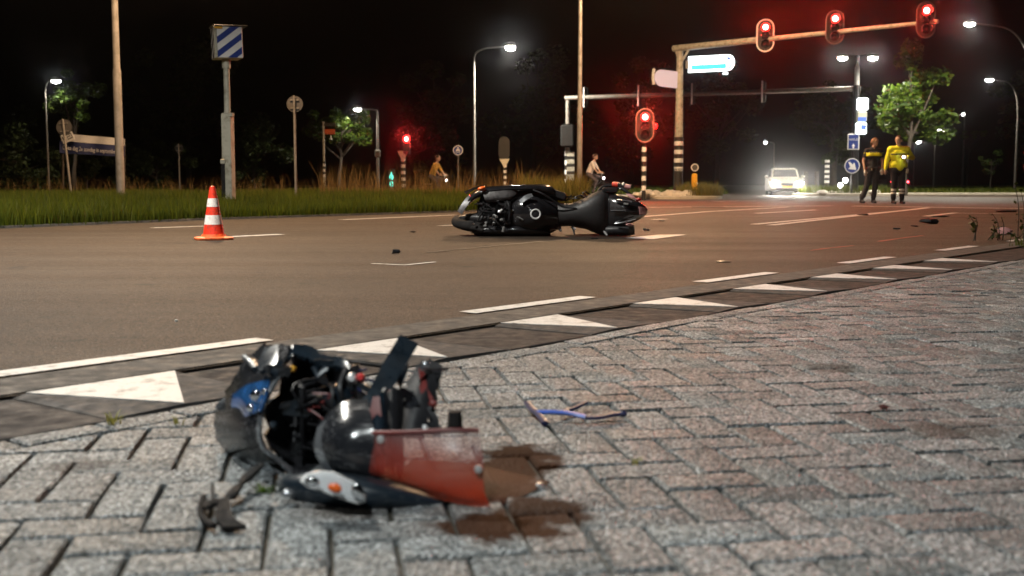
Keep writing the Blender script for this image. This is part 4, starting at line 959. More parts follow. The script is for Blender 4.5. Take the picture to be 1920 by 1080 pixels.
# handlebar
mb = MB(); mb.tube(catline([B(948, 368, -.02), B(953, 385, -.12), B(955, 400, -.12), B(950, 416, -.12), B(938, 430, -.06)], 5), .013, 8); mb.build('handlebar', M['black_plastic'], mc)
# tank, filler cap
tank = bloft('tank', [(944, 388, 420, .05, .2), (952, 376, 430, -.06, .3), (968, 366, 436, -.14, .32), (990, 364, 438, -.19, .34), (1010, 368, 437, -.18, .34), (1030, 374, 433, -.12, .3), (1048, 380, 428, -.05, .22), (1056, 386, 422, .05, .15)], M['black_gloss'], .85, 24)
Mc = dirM((0.04, -1, .06)); cc = B(1003, 401, -.195)
mb = MB(); mb.lathe([(.041, .0), (.041, .012), (.047, .017), (.056, .014), (.058, -.01)], cc, 32, Mc); mb.build('filler_ring', M['sign_white'], tank)
mb = MB(); mb.lathe([(.0001, .008), (.036, .008), (.042, .003), (.042, -.02)], cc, 28, Mc); mb.build('filler_cap', M['black_plastic'], tank)
mb = MB(); mb.sheet([[B(972, 376, -.165), B(985, 366, -.15), B(996, 363, -.14)], [B(976, 382, -.185), B(988, 374, -.18), B(999, 369, -.165)]], .006); mb.build('tank_highlight', M['silver_trim'], tank)  # silver sheet puts the tank's glossy highlight into a part
mb = MB(); mb.tube(catline([B(999, 356, -.1), B(1020, 365, -.13), B(1040, 378, -.12), B(1056, 388, -.1), B(1080, 390, -.1)], 5), .009, 8, True); mb.build('frame_rail', M['dark_metal'], mc)
for p in ((1000, 382, -.2), (990, 388, -.2)):
    mb = MB(); mb.ell(B(*p), (.014, .01, .01)); mb.build('tank_bolt', M['chrome'], tank)
# seat with narrow waist
bloft('seat', [(1040, 376, 426, -.04, .25), (1056, 381, 424, -.08, .25), (1075, 380, 424, -.1, .25), (1095, 371, 428, -.12, .24), (1112, 362, 435, -.13, .22), (1128, 356, 440, -.12, .2), (1140, 356, 441, -.08, .18)], M['leather'], .8, 24)
mb = MB(); mb.bbox(B(1045, 366, .08), (.2, .2, .1), .03, (0, .3, 0)); mb.build('side_cover', M['black_plastic'], mc)
for k in range(9):
    x = rnd.uniform(1045, 1120); pts = [B(x + q * 9 - 14, 371 - 12 * max(0, (x - 1090) / 30) + rnd.uniform(-6, 5), rnd.uniform(-.02, .15)) for q in range(4)]
    mb = MB(); mb.tube(catline(pts, 4), rnd.choice((.006, .009, .012)), 6); mb.build('hose', M['black_plastic'], mc)
mb = MB(); mb.tube([B(1038, 426, .0), B(1052, 431, -.02)], .01, 6); mb.tube([B(1050, 424, -.02), B(1051, 433, -.05)], .012, 8); mb.build('foot_peg', M['dark_metal'], mc)
mb = MB(); mb.tube([B(1073, 422, -.02), B(1077, 440, -.06)], [.016, .008], 8); mb.tube([B(1070, 426, -.02), B(1080, 429, -.05)], .008, 6); mb.build('brake_pedal', M['dark_metal'], mc)
# tail: cowl, grab rails, light, luggage rack and silencers
bloft('tail_cowl', [(1128, 362, 436, -.02, .2), (1142, 362, 434, -.1, .22), (1160, 365, 428, -.16, .22), (1180, 371, 420, -.17, .2), (1198, 378, 412, -.14, .16), (1208, 385, 405, -.09, .1), (1213, 391, 399, -.03, .04)], M['black_gloss'], .75, 22)
mb = MB(); mb.tube([B(1147, 374, -.16), B(1165, 375, -.19), B(1183, 378, -.19)], .011, 8, True, .7); mb.build('grab_rail', M['silver_trim'], mc)
mb = MB(); mb.tube([B(1152, 419, -.14), B(1170, 416, -.19), B(1190, 410, -.17)], .011, 8, True, .7); mb.build('grab_rail', M['silver_trim'], mc)
mb = MB(); mb.sheet([[B(1144, 378, -.155), B(1150, 379, -.17), B(1156, 382, -.18)], [B(1143, 388, -.16), B(1155, 388, -.185), B(1168, 389, -.19)], [B(1144, 394, -.155), B(1156, 394, -.182), B(1172, 394, -.19)]], .006); mb.build('tail_panel', M['grey_panel'], mc)
mb = MB(); mb.tube([B(1143, 394.5, -.165), B(1158, 394.5, -.19), B(1172, 394, -.198)], .006, 6); mb.build('panel_edge', M['silver_trim'], mc)
mb = MB(); mb.bbox(B(1172, 382, -.19), (.05, .01, .02), .004, (0, .1, 0)); mb.build('maker_plate', M['alu'], mc)
mb = MB(); mb.sheet([[B(1196, 387, -.155), B(1203, 388, -.13), B(1209, 390, -.085)], [B(1197, 395, -.16), B(1204, 395.5, -.135), B(1210, 396, -.088)], [B(1198, 402, -.155), B(1203, 401, -.135), B(1208, 400, -.095)]], .006); mb.build('tail_lens', M['pink_panel'], mc)
mb = MB(); mb.sheet([[B(1173, 364, -.05), B(1180, 364, -.06), B(1186, 368, -.06)], [B(1180, 371, -.08), B(1186, 372, -.08), B(1192, 375, -.08)]], .01); mb.build('side_reflector', M['pink_panel'], mc)
mb = MB(); mb.ell(B(1196, 374, -.02), (.03, .03, .02)); mb.build('red_reflector', M['red_plastic'], mc)
mb = MB(); mb.ell(B(1179, 421, -.15), (.04, .02, .015)); mb.build('red_reflector', M['pink_panel'], mc)
mb = MB(); mb.tube([B(1128, 431, .0), B(1140, 432, -.06), B(1180, 431, -.08)], [.03, .055, .058], 16); mb.build('silencer', M['black_plastic'], mc)
mb = MB(); mb.tube([B(1178, 431, -.08), B(1189, 430.5, -.085)], [.058, .05], 16); mb.build('silencer_cap', M['cone_base'] if False else M['bark'], mc)
mb = MB(); mb.tube([B(1148, 346, .05), B(1158, 346.5, .03)], .03, 12); mb.build('indicator', M['cone_red'], mc)
mb = MB(); mb.tube([B(1158, 347, .03), B(1171, 349, .02)], [.024, .026], 12); mb.build('lever_bracket', M['dark_metal'], mc)
mb = MB(); mb.tube([B(1170, 349, .02), B(1181, 351, .01)], [.028, .026], 12); mb.build('indicator', M['pink_panel'], mc)
mb = MB(); mb.ell(B(1168, 345, .0), (.014, .014, .02)); mb.build('clamp', M['sign_white'], mc)
mb = MB(); mb.tube(catline([B(1120, 362, .05), B(1128, 352, .06), B(1140, 348, .06), B(1155, 350, .04), B(1170, 356, .0), B(1182, 366, -.02)], 4), .02, 8); mb.build('rack', M['black_plastic'], mc)
mb = MB(); mb.bbox(B(1142, 357, .05), (.17, .2, .07), .02); mb.build('rack_plate', M['black_plastic'], mc)
for p in ((1116, 353), (1162, 354)):
    mb = MB(); mb.ell(B(*p, -.02), (.012, .01, .012)); mb.build('rack_bolt', M['chrome'], mc)
mb = MB(); mb.tube([B(1132, 433, -.06), B(1138, 441, -.12)], [.014, .01], 8); mb.build('side_stand', M['alu'], mc)
# ================================================================== TORN FRONT FAIRING on the pavement
FO = gnd(640, 960); fw = thing('broken_fairing', 'torn black front fairing with red windscreen and indicator lying on the pavement', 'motorcycle part', FO)
def F(px, py, d): return at(px, py, d) - FO
def S(ctrl, name, mat, th=.004, ru=5, rv=5, parent=None):
    jag = 0 if name in ('headlight_lens', 'windscreen', 'screen_flap', 'bowl_rim', 'instrument_bowl') else 1.1
    mb = MB(); mb.sheet([[F(*p) for p in r] for r in ctrl], th, ru, rv, jag); return mb.build(name, M[mat], parent or fw)
S([[(468, 668, 2.36), (500, 652, 2.33), (530, 648, 2.28), (552, 652, 2.24)],
   [(440, 715, 2.36), (470, 706, 2.27), (500, 704, 2.21), (525, 702, 2.17)],
   [(415, 762, 2.36), (445, 758, 2.25), (475, 757, 2.17), (497, 752, 2.13)],
   [(405, 802, 2.34), (430, 812, 2.24), (460, 812, 2.15), (487, 805, 2.11)],
   [(428, 846, 2.32), (452, 852, 2.24), (475, 850, 2.16), (500, 848, 2.12)],
   [(475, 880, 2.26), (495, 882, 2.22), (515, 882, 2.17), (540, 884, 2.14)]], 'nose_shell', 'scuffed_black', .006)
S([[(440, 740, 2.27), (468, 722, 2.21), (506, 714, 2.145)], [(437, 760, 2.26), (466, 752, 2.18), (500, 745, 2.105)], [(442, 786, 2.24), (464, 782, 2.155), (489, 772, 2.09)]], 'headlight_lens', 'blue_lens', .004)
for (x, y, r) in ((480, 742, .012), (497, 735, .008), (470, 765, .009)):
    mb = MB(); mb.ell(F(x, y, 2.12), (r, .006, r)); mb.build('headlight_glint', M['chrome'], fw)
mb = MB(); mb.tube(catline([F(525, 702, 2.16), F(500, 745, 2.12), F(486, 800, 2.10), F(494, 838, 2.11), F(520, 862, 2.12), F(545, 882, 2.13)], 6), .0055, 8); mb.build('silver_trim', M['silver_trim'], fw)
S([[(428, 838, 2.33), (450, 850, 2.25), (475, 858, 2.18), (505, 862, 2.13)], [(440, 852, 2.31), (470, 874, 2.22), (500, 886, 2.16), (530, 890, 2.13)]], 'lower_silver_edge', 'silver_trim', .004)
# inner tray and bracing
S([[(552, 655, 2.24), (590, 665, 2.3), (640, 672, 2.32), (678, 690, 2.25)],
   [(520, 720, 2.16), (580, 730, 2.34), (640, 735, 2.36), (685, 740, 2.22)],
   [(492, 800, 2.12), (560, 800, 2.3), (630, 800, 2.32), (700, 810, 2.15)],
   [(520, 865, 2.13), (570, 868, 2.2), (640, 870, 2.2), (720, 885, 2.08)],
   [(545, 890, 2.13), (590, 900, 2.1), (660, 905, 2.08), (740, 910, 2.02)]], 'inner_tray', 'black_plastic', .005)
S([[(548, 650, 2.25), (575, 652, 2.27), (605, 668, 2.26), (640, 676, 2.26), (668, 690, 2.22)], [(545, 672, 2.22), (572, 676, 2.23), (600, 690, 2.22), (640, 698, 2.22), (672, 706, 2.2)]], 'top_rim', 'navy_plastic', .008)
S([[(500, 655, 2.3), (530, 650, 2.28), (555, 655, 2.25)], [(478, 700, 2.25), (505, 692, 2.21), (540, 690, 2.2)]], 'brow_panel', 'navy_plastic', .006)
mb = MB(); mb.tube(catline([F(462, 668, 2.32), F(478, 682, 2.29), F(486, 692, 2.26)], 4), [.012] * 4 + [.016] * 5, 8, True, .5); mb.tube([F(486, 686, 2.27), F(505, 676, 2.27)], .012, 8, True, .5); mb.build('mount_tab', M['navy_plastic'], fw)
mb = MB(); mb.tube([F(590, 688, 2.2), F(596, 705, 2.19), F(612, 690, 2.2)], .009, 8, True, .6); mb.build('mount_tab', M['navy_plastic'], fw)
mb = MB(); mb.tube([F(408, 765, 2.34), F(420, 752, 2.34), F(428, 760, 2.33)], .007, 8); mb.build('clip', M['silver_trim'], fw)
for (x, y, d, r, mt) in ((548, 692, 2.19, .007, 'yellow_plastic'), (660, 709, 2.15, .011, 'alu'), (676, 708, 2.14, .009, 'red_plastic'), (512, 797, 2.09, .008, 'navy_plastic')):
    mb = MB(); mb.lathe([(.0001, .006), (r * .6, .006), (r, 0), (r, -.01)], F(x, y, d), 12, dirM((0, -1, .3))); mb.build('screw', M[mt], fw)
mb = MB(); mb.lathe([(.0001, .02), (.02, .018), (.026, .008), (.03, 0), (.034, -.03)], F(634, 748, 2.2), 18, dirM((0, -1, .1))); mb.build('lamp_socket', M['navy_plastic'], fw)
for k in range(12):
    pts = [(rnd.uniform(530, 690), rnd.uniform(690, 860), rnd.uniform(2.12, 2.24)) for _ in range(4)]
    mb = MB(); mb.tube(catline([F(*p) for p in pts], 5), rnd.choice((.003, .004, .006)), 6); mb.build('wire', M['black_plastic'], fw)
for k in range(22):                                   # snapped tabs and splinters round the break
    x, y, d = rnd.choice(((548, 665, 2.22), (600, 680, 2.2), (655, 698, 2.17), (520, 700, 2.15), (540, 760, 2.13), (560, 850, 2.12), (690, 735, 2.12), (745, 700, 2.14), (770, 760, 2.12), (815, 700, 2.16), (590, 720, 2.18)))
    c = F(x + rnd.uniform(-18, 18), y + rnd.uniform(-14, 14), d); u = Vector((rnd.gauss(0, 1), rnd.gauss(0, .5), rnd.gauss(0, 1))).normalized() * rnd.uniform(.012, .035); v = u.cross(Vector((0, 1, .2))).normalized() * rnd.uniform(.004, .012); w_ = Vector((0, .0025, 0))
    mb = MB(); mb.loft([[c - u - v, c + u * .6 - v * .7, c + u, c + u * .3 + v, c - u * .8 + v * .8], [p_ + w_ for p_ in (c - u - v, c + u * .6 - v * .7, c + u, c + u * .3 + v, c - u * .8 + v * .8)]]); mb.build('broken_tab', M[rnd.choice(('scuffed_black', 'black_plastic', 'scuffed_navy'))], fw, smooth=False)
for k in range(9):
    p0 = (rnd.uniform(560, 700), rnd.uniform(690, 800), rnd.uniform(2.1, 2.18)); pts = [p0] + [(p0[0] + rnd.uniform(-45, 45), p0[1] + q * rnd.uniform(10, 32) - 20, p0[2] + rnd.uniform(-.05, .04)) for q in range(1, 5)]
    mb = MB(); mb.tube(catline([F(*p) for p in pts], 5), rnd.choice((.002, .0028)), 6); mb.build('wire', M[rnd.choice(('dull_red', 'black_plastic', 'navy_strap', 'yellow_plastic', 'black_plastic'))], fw)
# instrument bowl and ducts
S([[(600, 800, 2.06), (640, 762, 2.06), (690, 752, 2.06)], [(598, 840, 2.03), (640, 810, 1.99), (700, 800, 1.99)], [(612, 870, 2.02), (645, 862, 1.97), (705, 862, 1.97)], [(622, 890, 2.03), (660, 900, 1.99), (720, 905, 1.98)]], 'instrument_bowl', 'scuffed_black', .006)
S([[(597, 805, 2.05), (612, 790, 2.05), (622, 788, 2.05)], [(592, 838, 2.03), (606, 838, 2.015), (622, 836, 2.005)], [(604, 868, 2.02), (614, 876, 2.01), (626, 880, 2.0)], [(622, 893, 2.01), (628, 896, 2.01), (634, 894, 2.005)]], 'bowl_rim', 'silver_trim', .004)
S([[(698, 742, 2.08), (712, 738, 2.06), (724, 745, 2.08)], [(690, 800, 2.03), (708, 798, 2.0), (724, 800, 2.02)], [(700, 850, 2.0), (712, 852, 1.98), (726, 856, 2.0)]], 'duct', 'navy_plastic', .006)
S([[(718, 735, 2.12), (735, 728, 2.1), (752, 735, 2.12)], [(715, 810, 2.06), (735, 806, 2.03), (752, 812, 2.06)], [(720, 880, 2.02), (738, 884, 2.0), (752, 888, 2.02)]], 'air_duct', 'black_plastic', .006)
# lower cowl with indicator
mb = MB(); rings = []
for (x, yt, yb, d, hd) in ((522, 905, 925, 2.0, .02), (535, 893, 948, 1.99, .05), (570, 884, 962, 1.97, .08), (630, 884, 972, 1.95, .1), (690, 893, 975, 1.94, .1), (750, 906, 973, 1.95, .09), (810, 926, 968, 1.96, .07), (860, 944, 964, 1.97, .04), (880, 952, 962, 1.98, .02)):
    zc_, hz = (yt + yb) / 2, (yb - yt) / 2; r = []
    for k in range(18):
        a = 2 * math.pi * k / 18; c, s = math.cos(a), math.sin(a)
        r.append(F(x, zc_ - hz * math.copysign(abs(s) ** .8, s), d + hd * .5 + hd * math.copysign(abs(c) ** .8, c)))
    rings.append(r)
mb.loft(rings); mb.build('lower_cowl', M['scuffed_navy'], fw, sharp=.9)
ind = [(562, 903), (572, 889), (596, 882), (625, 884), (650, 896), (672, 908), (686, 926), (686, 940), (672, 946), (640, 936), (605, 923), (575, 914)]
def indr(k, d, s=1.0):
    cx, cy = 626, 914; return [F(cx + (x - cx) * s, cy + (y - cy) * s, d + (.012 * abs(x - cx) / 60)) for x, y in ind]
mb = MB(); mb.loft([indr(0, 1.862), indr(0, 1.845), indr(0, 1.838, .95)]); il = mb.build('indicator_housing', M['sign_white'], fw)
mb = MB(); mb.loft([indr(0, 1.836, .88), indr(0, 1.83, .88), indr(0, 1.822, .7)]); mb.build('indicator_lens', M['clear_lens'], il)
mb = MB(); mb.ell(F(628, 915, 1.828), (.012, .005, .008), 12, 8, Matrix.Rotation(R(18), 3, 'Y')); mb.build('amber_bulb', M['orange_plastic'], il)
mb = MB(); mb.ell(F(672, 925, 1.826), (.011, .006, .018), 12, 8, Matrix.Rotation(R(-25), 3, 'Y')); mb.build('reflector', M['chrome'], il)
mb = MB(); mb.ell(F(585, 904, 1.826), (.013, .006, .009), 12, 8); mb.build('reflector', M['chrome'], il)
mb = MB(); mb.ell(F(430 + 420 * .26, 925, 1.93), (.012, .01, .008)); mb.build('clip', M['silver_trim'], fw)
# windscreen
S([[(682, 812, 1.99), (760, 812, 1.965), (840, 808, 1.95), (898, 808, 1.95)],
   [(684, 850, 1.975), (770, 856, 1.94), (850, 858, 1.92), (906, 862, 1.92)],
   [(694, 882, 1.97), (785, 905, 1.935), (862, 922, 1.91), (908, 920, 1.91)],
   [(712, 896, 1.985), (805, 926, 1.945), (872, 943, 1.92), (922, 952, 1.915)]], 'windscreen', 'red_acrylic', .004, 6, 6)
S([[(712, 897, 1.985), (805, 927, 1.945), (872, 944, 1.92), (922, 953, 1.915)],
   [(745, 884, 2.03), (850, 906, 2.0), (930, 926, 1.97), (985, 927, 1.98)],
   [(775, 862, 2.1), (880, 868, 2.13), (955, 884, 2.11), (1032, 902, 2.06)]], 'screen_flap', 'smoke_acrylic', .004, 6, 6)
mb = MB(); mb.tube(catline([F(680, 812, 1.986), F(760, 811, 1.961), F(840, 807, 1.946), F(898, 807, 1.946)], 5), .0045, 8); mb.build('screen_edge', M['dull_red'], fw)
for (x, y, d) in ((897, 880, 1.905), (714, 824, 1.97), (1012, 912, 2.03)):
    mb = MB(); mb.lathe([(.0001, .006), (.006, .005), (.008, 0), (.008, -.006)], F(x, y, d), 12, dirM((0, -1, .2))); mb.build('screen_bolt', M['alu'], fw)
S([[(684, 742, 2.06), (700, 740, 2.05), (718, 745, 2.06)], [(682, 790, 2.03), (702, 790, 2.02), (722, 792, 2.03)], [(686, 850, 2.0), (706, 855, 1.99), (722, 858, 2.0)], [(698, 888, 1.99), (712, 892, 1.985), (724, 892, 1.99)]], 'red_side_strip', 'red_inner' if 'red_inner' in M else 'red_plastic', .004) if False else None
mb = MB(); mb.sheet([[F(700, 745, 2.03), F(712, 744, 2.03)], [F(690, 800, 2.01), F(718, 802, 2.005)], [F(700, 885, 1.985), F(722, 890, 1.985)]], .004, 3, 4); mb.build('red_side_strip', M['dull_red'], fw)
# standing blade and stays behind the screen
mb = MB(); mb.sheet([[F(748, 632, 2.2), F(782, 650, 2.2)], [F(715, 690, 2.15), F(752, 702, 2.15)], [F(688, 742, 2.1), F(722, 752, 2.1)], [F(668, 765, 2.08), F(690, 778, 2.07)]], .012, 4, 4); mb.build('standing_blade', M['navy_plastic'], fw)
S([[(786, 678, 2.2), (808, 682, 2.2), (832, 690, 2.19)], [(768, 730, 2.16), (792, 735, 2.14), (818, 740, 2.15)], [(752, 780, 2.12), (775, 785, 2.1), (800, 790, 2.11)], [(745, 822, 2.08), (768, 825, 2.07), (800, 822, 2.08)]], 'screen_stay', 'black_plastic', .01)
S([[(785, 690, 2.17), (795, 700, 2.165)], [(785, 735, 2.13), (805, 745, 2.13)], [(800, 775, 2.12), (815, 790, 2.12)]], 'red_stay_face', 'dull_red', .004, 3, 4)
S([[(800, 760, 2.13), (820, 765, 2.12)], [(802, 790, 2.1), (822, 800, 2.1)], [(798, 815, 2.08), (818, 820, 2.08)]], 'stay_foot', 'black_plastic', .01, 3, 4)
mb = MB(); mb.tube([F(796, 798, 2.07), F(797, 812, 2.06)], .004, 8); mb.build('pin', M['sign_white'], fw)
mb = MB(); mb.ell(F(798, 685, 2.16), (.009, .008, .01)); mb.build('clip', M['silver_trim'], fw)
for (x, y) in ((733, 738), (812, 757)):
    mb = MB(); mb.ell(F(x, y, 2.1), (.009, .006, .007)); mb.build('red_clip', M['dull_red'], fw)
mb = MB(); mb.lathe([(.0001, .03), (.012, .028), (.014, 0), (.02, -.004)], F(853, 800, 1.96), 12); mb.build('rubber_stop', M['rubber'], fw)
mb = MB(); mb.tube([F(725, 815, 2.06), F(745, 817, 2.05)], .009, 8, True, .7); mb.build('clip', M['navy_plastic'], fw)
# ================================================================== LOOSE DEBRIS
o = gnd(425, 975); bk = thing('broken_bracket', 'bent black plastic bracket with a flat foot lying before the torn fairing', 'debris', o)
g = lambda x, y, z: gnd(x, y) - o + Vector((0, 0, z))
mb = MB(); mb.tube(catline([g(492, 905, .035), g(468, 922, .03), g(445, 940, .024), g(428, 956, .02), g(395, 962, .016), g(380, 972, .016)], 4), [.006, .007, .01, .011, .012, .012] * 3 + [.009, .009, .009], 8, True, .6); mb.build('arm', M['rubber'], bk)
mb = MB(); mb.tube(catline([g(382, 955, .022), g(376, 975, .014), g(386, 990, .012), g(402, 1000, .012)], 4), .006, 8); mb.build('hook', M['rubber'], bk)
mb = MB(); mb.sheet([[g(412, 968, .024), g(432, 966, .024)], [g(405, 992, .012), g(438, 990, .014)], [g(420, 1002, .006), g(462, 998, .005)]], .008, 3, 3); mb.build('foot', M['rubber'], bk)
mb = MB(); mb.tube([g(400, 958, .02), g(399, 945, .036)], [.004, .003], 6); mb.build('spike', M['black_plastic'], bk)
o = gnd(1075, 790); bs = thing('blue_strap', 'twisted blue and navy strap lying on the pavement', 'strap', o)
g = lambda x, y, z: gnd(x, y) - o + Vector((0, 0, z))
mb = MB(); mb.tube(catline([g(1008, 786, .016), g(1035, 788, .02), g(1070, 791, .02), g(1098, 793, .014)], 5), .0105, 8, True, .55); mb.build('blue_middle', M['blue_strap'], bs)
mb = MB(); mb.tube(catline([g(988, 770, .02), g(1000, 782, .016), g(1010, 788, .014), g(1022, 800, .008)], 5), .009, 8, True, .6); mb.build('strap_end', M['navy_strap'], bs)
mb = MB(); mb.tube(catline([g(1098, 793, .012), g(1125, 792, .012), g(1150, 788, .014), g(1172, 787, .014)], 5), .009, 8, True, .6); mb.build('strap_tail', M['navy_strap'], bs)
mb = MB(); mb.tube(catline([g(1048, 784, .012), g(1065, 778, .012), g(1080, 774, .014), g(1098, 768, .018)], 5), .0085, 8, True, .6); mb.build('strap_branch', M['navy_strap'], bs)
mb = MB(); mb.ell(g(1168, 787, .014), (.01, .008, .008)); mb.build('buckle', M['navy_strap'], bs)
def shard(px, py, size, mat, label, hgt=.5, name='debris_shard'):
    mb = MB(); mb.ell((0, 0, 0), (size, size * .55, size * hgt * .6), 7, 4); ph = rnd.uniform(0, 50)
    for v in mb.v: v *= 1 + .9 * noise.noise(v / size * 1.6 + Vector((ph, 0, 0)))
    zmin = min(v.z for v in mb.v)
    for v in mb.v: v.z -= zmin
    mb.build(name, M[mat], None, sharp=.4, loc=gnd(px, py), rot=(0, 0, rnd.uniform(-.4, .4)), label=label, cat='debris')
shard(742, 476, .035, 'black_plastic', 'small black chip on the asphalt above the thin white chevron', .9)
shard(775, 436, .05, 'black_plastic', 'flat black splinter on the asphalt between the cone and the motorcycle', .3)
shard(1743, 420, .16, 'black_plastic', 'large black fairing shard near the bent white line', .45)
shard(1715, 425, .06, 'black_plastic', 'small dark splinter beside the large black fairing shard', .3)
shard(1213, 433, .04, 'black_plastic', 'black lump just behind the motorcycle tail', .7)
shard(1618, 404, .11, 'black_plastic', 'dark flat fragment lying on the double white line', .25)
shard(1762, 407, .13, 'black_plastic', 'thin dark fragment at the bend of the white line', .2)
shard(1885, 398, .2, 'black_plastic', 'long dark fragment at the end of the short white line', .2)
shard(1682, 430, .07, 'black_plastic', 'tiny dark chip on the road before the large shard', .25)
shard(1358, 492, .05, 'black_plastic', 'thin black sliver on the asphalt near the edge dashes', .2)
shard(1657, 768, .018, 'dark_red', 'tiny dark red fragment on the herringbone paving', .5)
shard(1241, 415, .05, 'black_plastic', 'dark crumb at the end of the short white mark', .3)
shard(1115, 448, .04, 'black_plastic', 'dark crumb in the shadow of the motorcycle', .3)
shard(331, 603, .008, 'white_paint', 'small white chip on the asphalt before the edge line', .8)
# crumpled pink-red plastic at the weeds
shard(1886, 440, .07, 'pink_panel', 'crumpled pinkish plastic piece at the foot of the dark weeds', .9)
# ================================================================== PEOPLE
def cap_d(p, a, b_, ra, rb):
    ab = b_ - a; L2 = ab.dot(ab); k = 0 if L2 < 1e-9 else max(0, min(1, (p - a).dot(ab) / L2)); return (p - (a + ab * k)).length - (ra + (rb - ra) * k)
def body(name, prims, mats, parent, voxel=.012, stripe=None):
    """prims: (a, b, ra, rb, mat_index); capsules fused into one skin, each face takes the cloth of its nearest limb"""
    P_ = [(Vector(a), Vector(b_), ra, rb, mi) for a, b_, ra, rb, mi in prims]; mb = MB()
    for a, b_, ra, rb, mi in P_:
        d = b_ - a; Mx = dirM(d) if d.length > 1e-6 else Matrix.Identity(3); L_ = d.length; prof = []
        for k in range(6): th = -math.pi / 2 * (1 - k / 5.5); prof.append((max(.0008, ra * math.cos(th)), ra * math.sin(th)))
        for k in range(6): th = math.pi / 2 * (k + .5) / 5.5; prof.append((max(.0008, rb * math.cos(th)), L_ + rb * math.sin(th)))
        mb.lathe(prof, a, 12, Mx, True)
    me = mb.mesh('tmp'); o = link('tmp', me)
    r = o.modifiers.new('r', 'REMESH'); r.mode = 'VOXEL'; r.voxel_size = voxel
    s = o.modifiers.new('s', 'SMOOTH'); s.factor = .5; s.iterations = 3
    dg = bpy.context.evaluated_depsgraph_get(); m2 = bpy.data.meshes.new_from_object(o.evaluated_get(dg)); bpy.data.objects.remove(o)
    m2.name = name
    for m in mats: m2.materials.append(M[m])
    idx = []
    for f in m2.polygons:
        c = f.center; mi = min(P_, key=lambda q: cap_d(c, q[0], q[1], q[2], q[3]))[4]
        if stripe: mi = stripe(c, mi)
        idx.append(mi)
    m2.polygons.foreach_set('material_index', idx); m2.polygons.foreach_set('use_smooth', [True] * len(idx)); m2.update()
    return link(name, m2, parent)
def hand(w_, d, mi, side=1, curl=.4, r=.0095):
    """palm and five fingers from the wrist along d"""
    w_, d = Vector(w_), Vector(d).normalized(); sx = d.cross(Vector((0, 1, 0))); sx = sx.normalized() if sx.length > .1 else Vector((1, 0, 0)); nn = sx.cross(d)
    out = [(w_, w_ + d * .075, .03, .034, mi), (w_ + d * .03 + sx * .018, w_ + d * .075 + sx * .018, .022, .018, mi), (w_ + d * .03 - sx * .018, w_ + d * .075 - sx * .018, .022, .018, mi)]
    for k, L_ in enumerate((.07, .085, .08, .06)):
        b0 = w_ + d * .085 + sx * (.03 - .02 * k); m_ = b0 + d * L_ * .5 + nn * L_ * curl * .25; e = m_ + d * L_ * .4 + nn * L_ * curl * .5
        out += [(b0, m_, r, r * .95, mi), (m_, e, r * .95, r * .8, mi)]
    b0 = w_ + d * .03 + sx * .03 * side; m_ = b0 + d * .035 + sx * .03 * side; out += [(b0, m_, .013, .011, mi), (m_, m_ + d * .03 + nn * .01, .011, .009, mi)]
    return out
def head(c, look, sk, hairm, parent, ponytail=False):
    """head capsules plus facial features; hair as separate child"""
    c = Vector(c); lk = Vector(look).normalized(); sd = lk.cross(Vector((0, 0, 1))).normalized(); up = Vector((0, 0, 1))
    pr = [(c + up * .03 - lk * .02, c + up * .035 + lk * .02, .092, .085, sk), (c - up * .06 + lk * .03, c - up * .02 + lk * .025, .058, .07, sk), (c + lk * .098 + up * .0, c + lk * .108 - up * .022, .012, .016, sk), (c + lk * .095 - up * .058 - sd * .02, c + lk * .095 - up * .058 + sd * .02, .009, .009, sk), (c + lk * .075 - up * .095, c + lk * .06 - up * .09, .025, .03, sk)]
    for s in (-1, 1): pr += [(c + sd * s * .088 - up * .02, c + sd * s * .09 + up * .02, .014, .016, sk), (c + lk * .09 + sd * s * .032 + up * .03, c + lk * .092 + sd * s * .038 + up * .03, .012, .012, sk)]
    mb = MB(); Mx = Matrix((sd, lk, up)).transposed()
    rings = []
    for k in range(9):
        a = math.pi / 2 * k / 8; rings.append([c + up * .03 + Mx @ Vector((.102 * math.cos(a) * math.cos(t_), .108 * math.cos(a) * math.sin(t_) - .014, (.105 * math.sin(a)) - (.07 * max(0, -math.sin(t_)) + .015) * math.cos(a) + .012 * max(0, math.sin(t_)) * math.cos(a) * 3)) for t_ in [2 * math.pi * q / 20 for q in range(20)]])
    rings[-1] = [sum(rings[-1], Vector()) / 20 + (p - sum(rings[-1], Vector()) / 20) * .05 for p in rings[-1]]
    mb.loft(rings)
    if ponytail: mb.tube([c - lk * .1 + up * .02, c - lk * .14 - up * .02, c - lk * .13 - up * .12], [.03, .028, .008], 10)
    mb.build('hair', M[hairm], parent)
    for s in (-1, 1):
        mb = MB(); mb.ell(c + lk * .094 + sd * s * .033 + up * .012, (.011, .008, .007), 8, 6); mb.build('eye', M['black_gloss'], parent)
    return pr
def legs(hL, kL, aL, hR, kR, aR, mt, boot, toe=(0, -1, 0)):
    o = []
    for h_, k_, a_ in ((hL, kL, aL), (hR, kR, aR)):
        h_, k_, a_ = Vector(h_), Vector(k_), Vector(a_); t_ = Vector(toe).normalized()
        o += [(h_, k_, .112, .08, mt), (k_, a_.lerp(k_, .35), .08, .076, mt), (a_.lerp(k_, .35), a_ + Vector((0, 0, .1)), .076, .07, mt), (a_ + Vector((0, 0, .16)), a_ + Vector((0, 0, .03)), .068, .06, boot), (a_ + Vector((0, 0, -.01)) - t_ * .04, a_ + t_ * .16 + Vector((0, 0, -.025)), .05, .04, boot)]
    return o
